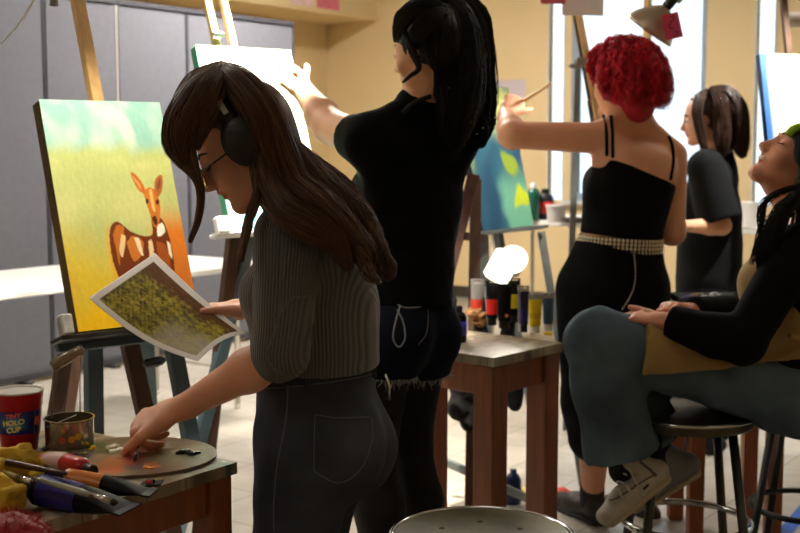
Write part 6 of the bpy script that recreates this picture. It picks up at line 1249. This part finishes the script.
# apron: bib, waist and lap cloth
tanm = mat('tan_apron_canvas', (150, 122, 76), .85, var=.1, vscale=12, bump=.3, bscale=300)
S = SDF(); B.torso(S, .022, hip=.165); [B.leg(S, q, .024, r=(.097, .080, .07, .06), to=.80, cap=1) for q in 'LR']
mk = J['hipL'] * .5 + J['hipR'] * .5; S.plane(P(640, 330, 3.0), V(-1, 0, .10)); S.plane(P(650, 377, 2.9), unit(V(.10, -.0, -1))); S.plane(P(785, 300, 3.0), unit(V(.72, 0, .55))); S.plane(P(760, 285, 3), UP)
sdf_mesh(S, .005, 'apron', tanm, W5, wr=.003, wf=20, seed=16)
S = SDF(); B.torso(S, .018, lo=1, bust=.058); S.plane(B.T(.5) + B.fs * .075, -B.fs, .004); S.plane(B.T(.86), B.up, .004); S.plane(B.T(.25), -B.up, .004); 
sdf_mesh(S, .005, 'apron_bib', tanm, W5)
# raised hem of the apron strings at the back
b = MB(); b.tube([P(790, 336, 2.9), P(797, 338, 2.91), P(806, 340, 2.95)], .008, 8); b.build('apron_string', tanm, W5, smooth=True)
sock = mat('black_sock', (14, 14, 16), .85); snk = mat('white_grey_sneaker', (168, 162, 150), .55, var=.12, vscale=40, bump=.15); sol = mat('cream_sole', (168, 154, 130), .5); grs = mat('grey_sneaker', (120, 122, 130), .5)
fd = unit(P(600, 505, 2.93) - P(640, 470, 3.04)); fu = unit(V(-.55, -.1, .80)); 
S = SDF(); a_ = J['anL']; S.seg(a_ + UP * .06, a_ - UP * .02, .042, .040, .01); sdf_mesh(S, .004, 'black_sock', sock, W5); sn = shoe('sneaker', P(637, 468, 3.0), unit(V(-.78, -.30, -.55)), unit(V(-.55, 0, .78)), snk, sol, W5, .88, .0028, laces=whitep, L=.25)
bsn = bvh(sn); dkp = mat('dark_shoe_panel', (84, 80, 74), .6); ltp = mat('light_shoe_panel', (206, 200, 186), .5)
for i_, (pts_, m_, r_) in enumerate((([(611, 478), (618, 488), (622, 497)], ltp, .003), ([(618, 472), (626, 484), (630, 492)], ltp, .003), ([(628, 466), (634, 478), (638, 486)], ltp, .003), ([(640, 462), (650, 470), (656, 476)], dkp, .0035), ([(602, 498), (612, 500), (624, 494), (642, 482), (656, 474)], dkp, .002), ([(596, 506), (600, 496), (607, 490)], dkp, .002))): stitchline(bsn, pts_, 'shoe_panel', m_, sn, r_, 12, .0005)
a_ = J['anR']; S = SDF(); S.seg(a_ + UP * .06, a_ - UP * .02, .042, .040, .01); sdf_mesh(S, .005, 'black_sock', sock, W5); shoe('sneaker', P(668, 460, 3.15), unit(V(-.80, .1, -.55)), unit(V(-.3, -.1, .95)), grs, sol, W5, .90, .004, label='grey sneaker')
b = MB(); q_ = P(646, 487, 2.93); b.bar(q_ - unit(fd) * .012, q_ + unit(fd) * .012, .008, .004, side=UP); b.build('sole_window', blkm, sn)
cp = SDF(); H = hd.H; cp.ell(hd.L(0, -.10, .15), V(.375, .46, .41) * H, hd.ax, .02); cp.box(hd.L(0, .46, -.16), V(.5, .26, .50) * H, hd.ax, .015, sub=True); cp.ell(hd.L(-.38, -.02, -.06), V(.10, .14, .16) * H, hd.ax, .01, sub=True); cv = cp.polygonize(.006); cv = (smooth_mesh(cv[0], cv[1], 1), cv[1])
HB = [(brk([(800, 130, y), (818, 140, y), (822, 170, y), (815, 205, y - .02), (805, 245, y - .03), (800, 290, y - .03), (798, 325, y - .02)]), [.02, .04, .05, .05, .045, .035, .008], 230, .005, 2) for y in (2.98, 3.08, 3.18)]
HB += [(brk([(812, 190, 2.95), (795, 200, 2.93), (775, 225, 2.93), (765, 255, 2.93), (768, 300, 2.92)]), [.015, .02, .022, .016, .004], 140, .008, 2.5), (brk([(808, 185, 2.94), (780, 192, 2.95), (764, 205, 2.95), (760, 230, 2.95), (752, 265, 2.95)]), [.004, .007, .008, .006, .002], 26, .006, 2),
       (brk([(795, 128, 3.0), (800, 140, 2.96), (800, 158, 2.95), (806, 172, 2.95)]), [.01, .016, .014, .005], 90, .001, 1)]
hair('long_black_hair', HB, HAIRD, W5, (20, 16, 17), seed=8, r=.0011, seg=22, cap=cv)
b = MB(); b.tube(catmull([P(788, 136, 2.97), P(794, 129, 2.97), P(806, 126, 3.0), P(815, 128, 3.06)], 12), .011, 10); b.build('hair_band', mat('lime_hair_band', (140, 180, 30), .5), W5, smooth=True)
# ------------------------------------------------------------------ camera, world, render look
cam = bpy.data.cameras.new('camera'); co_ = bpy.data.objects.new('camera', cam); C.objects.link(co_); co_.location = (0, 0, CAMZ); co_.rotation_euler = (math.pi / 2 - TH, 0, 0)
cam.sensor_width = 36; cam.lens = F / 800 * 36; cam.clip_end = 200; cam.dof.use_dof = True; cam.dof.focus_distance = 2.25; cam.dof.aperture_fstop = FSTOP
bpy.context.scene.camera = co_
w = bpy.data.worlds.new('World'); bpy.context.scene.world = w; w.use_nodes = True; bg = w.node_tree.nodes['Background']; bg.inputs[0].default_value = (.84, .93, 1.0, 1); bg.inputs[1].default_value = SKY
sun = bpy.data.lights.new('sun', 'SUN'); sun.energy = SUN; sun.angle = math.radians(3); so_ = bpy.data.objects.new('sun', sun); C.objects.link(so_); so_.rotation_euler = Vector(tuple(-unit(RV * .75 + UP * -.55 + RU * .2))).to_track_quat('Z', 'Y').to_euler()
for i, (a, c) in enumerate(WINS):
    l = bpy.data.lights.new('window_portal', 'AREA'); l.shape = 'RECTANGLE'; l.size = c - a; l.size_y = HEAD - SILL; l.cycles.is_portal = True
    o = bpy.data.objects.new('window_portal', l); C.objects.link(o); o.location = tuple(R((a + c) / 2, .07, (SILL + HEAD) / 2)); o.rotation_euler = Vector(tuple(RV)).to_track_quat('Z', 'Y').to_euler()
sc = bpy.context.scene; sc.view_settings.view_transform = 'Standard'; sc.view_settings.look = 'None'; sc.view_settings.exposure = EXPO; sc.view_settings.gamma = 1
sc.cycles.max_bounces = 6; sc.cycles.diffuse_bounces = 4; sc.cycles.sample_clamp_indirect = 6; sc.cycles.caustics_reflective = False; sc.cycles.caustics_refractive = False
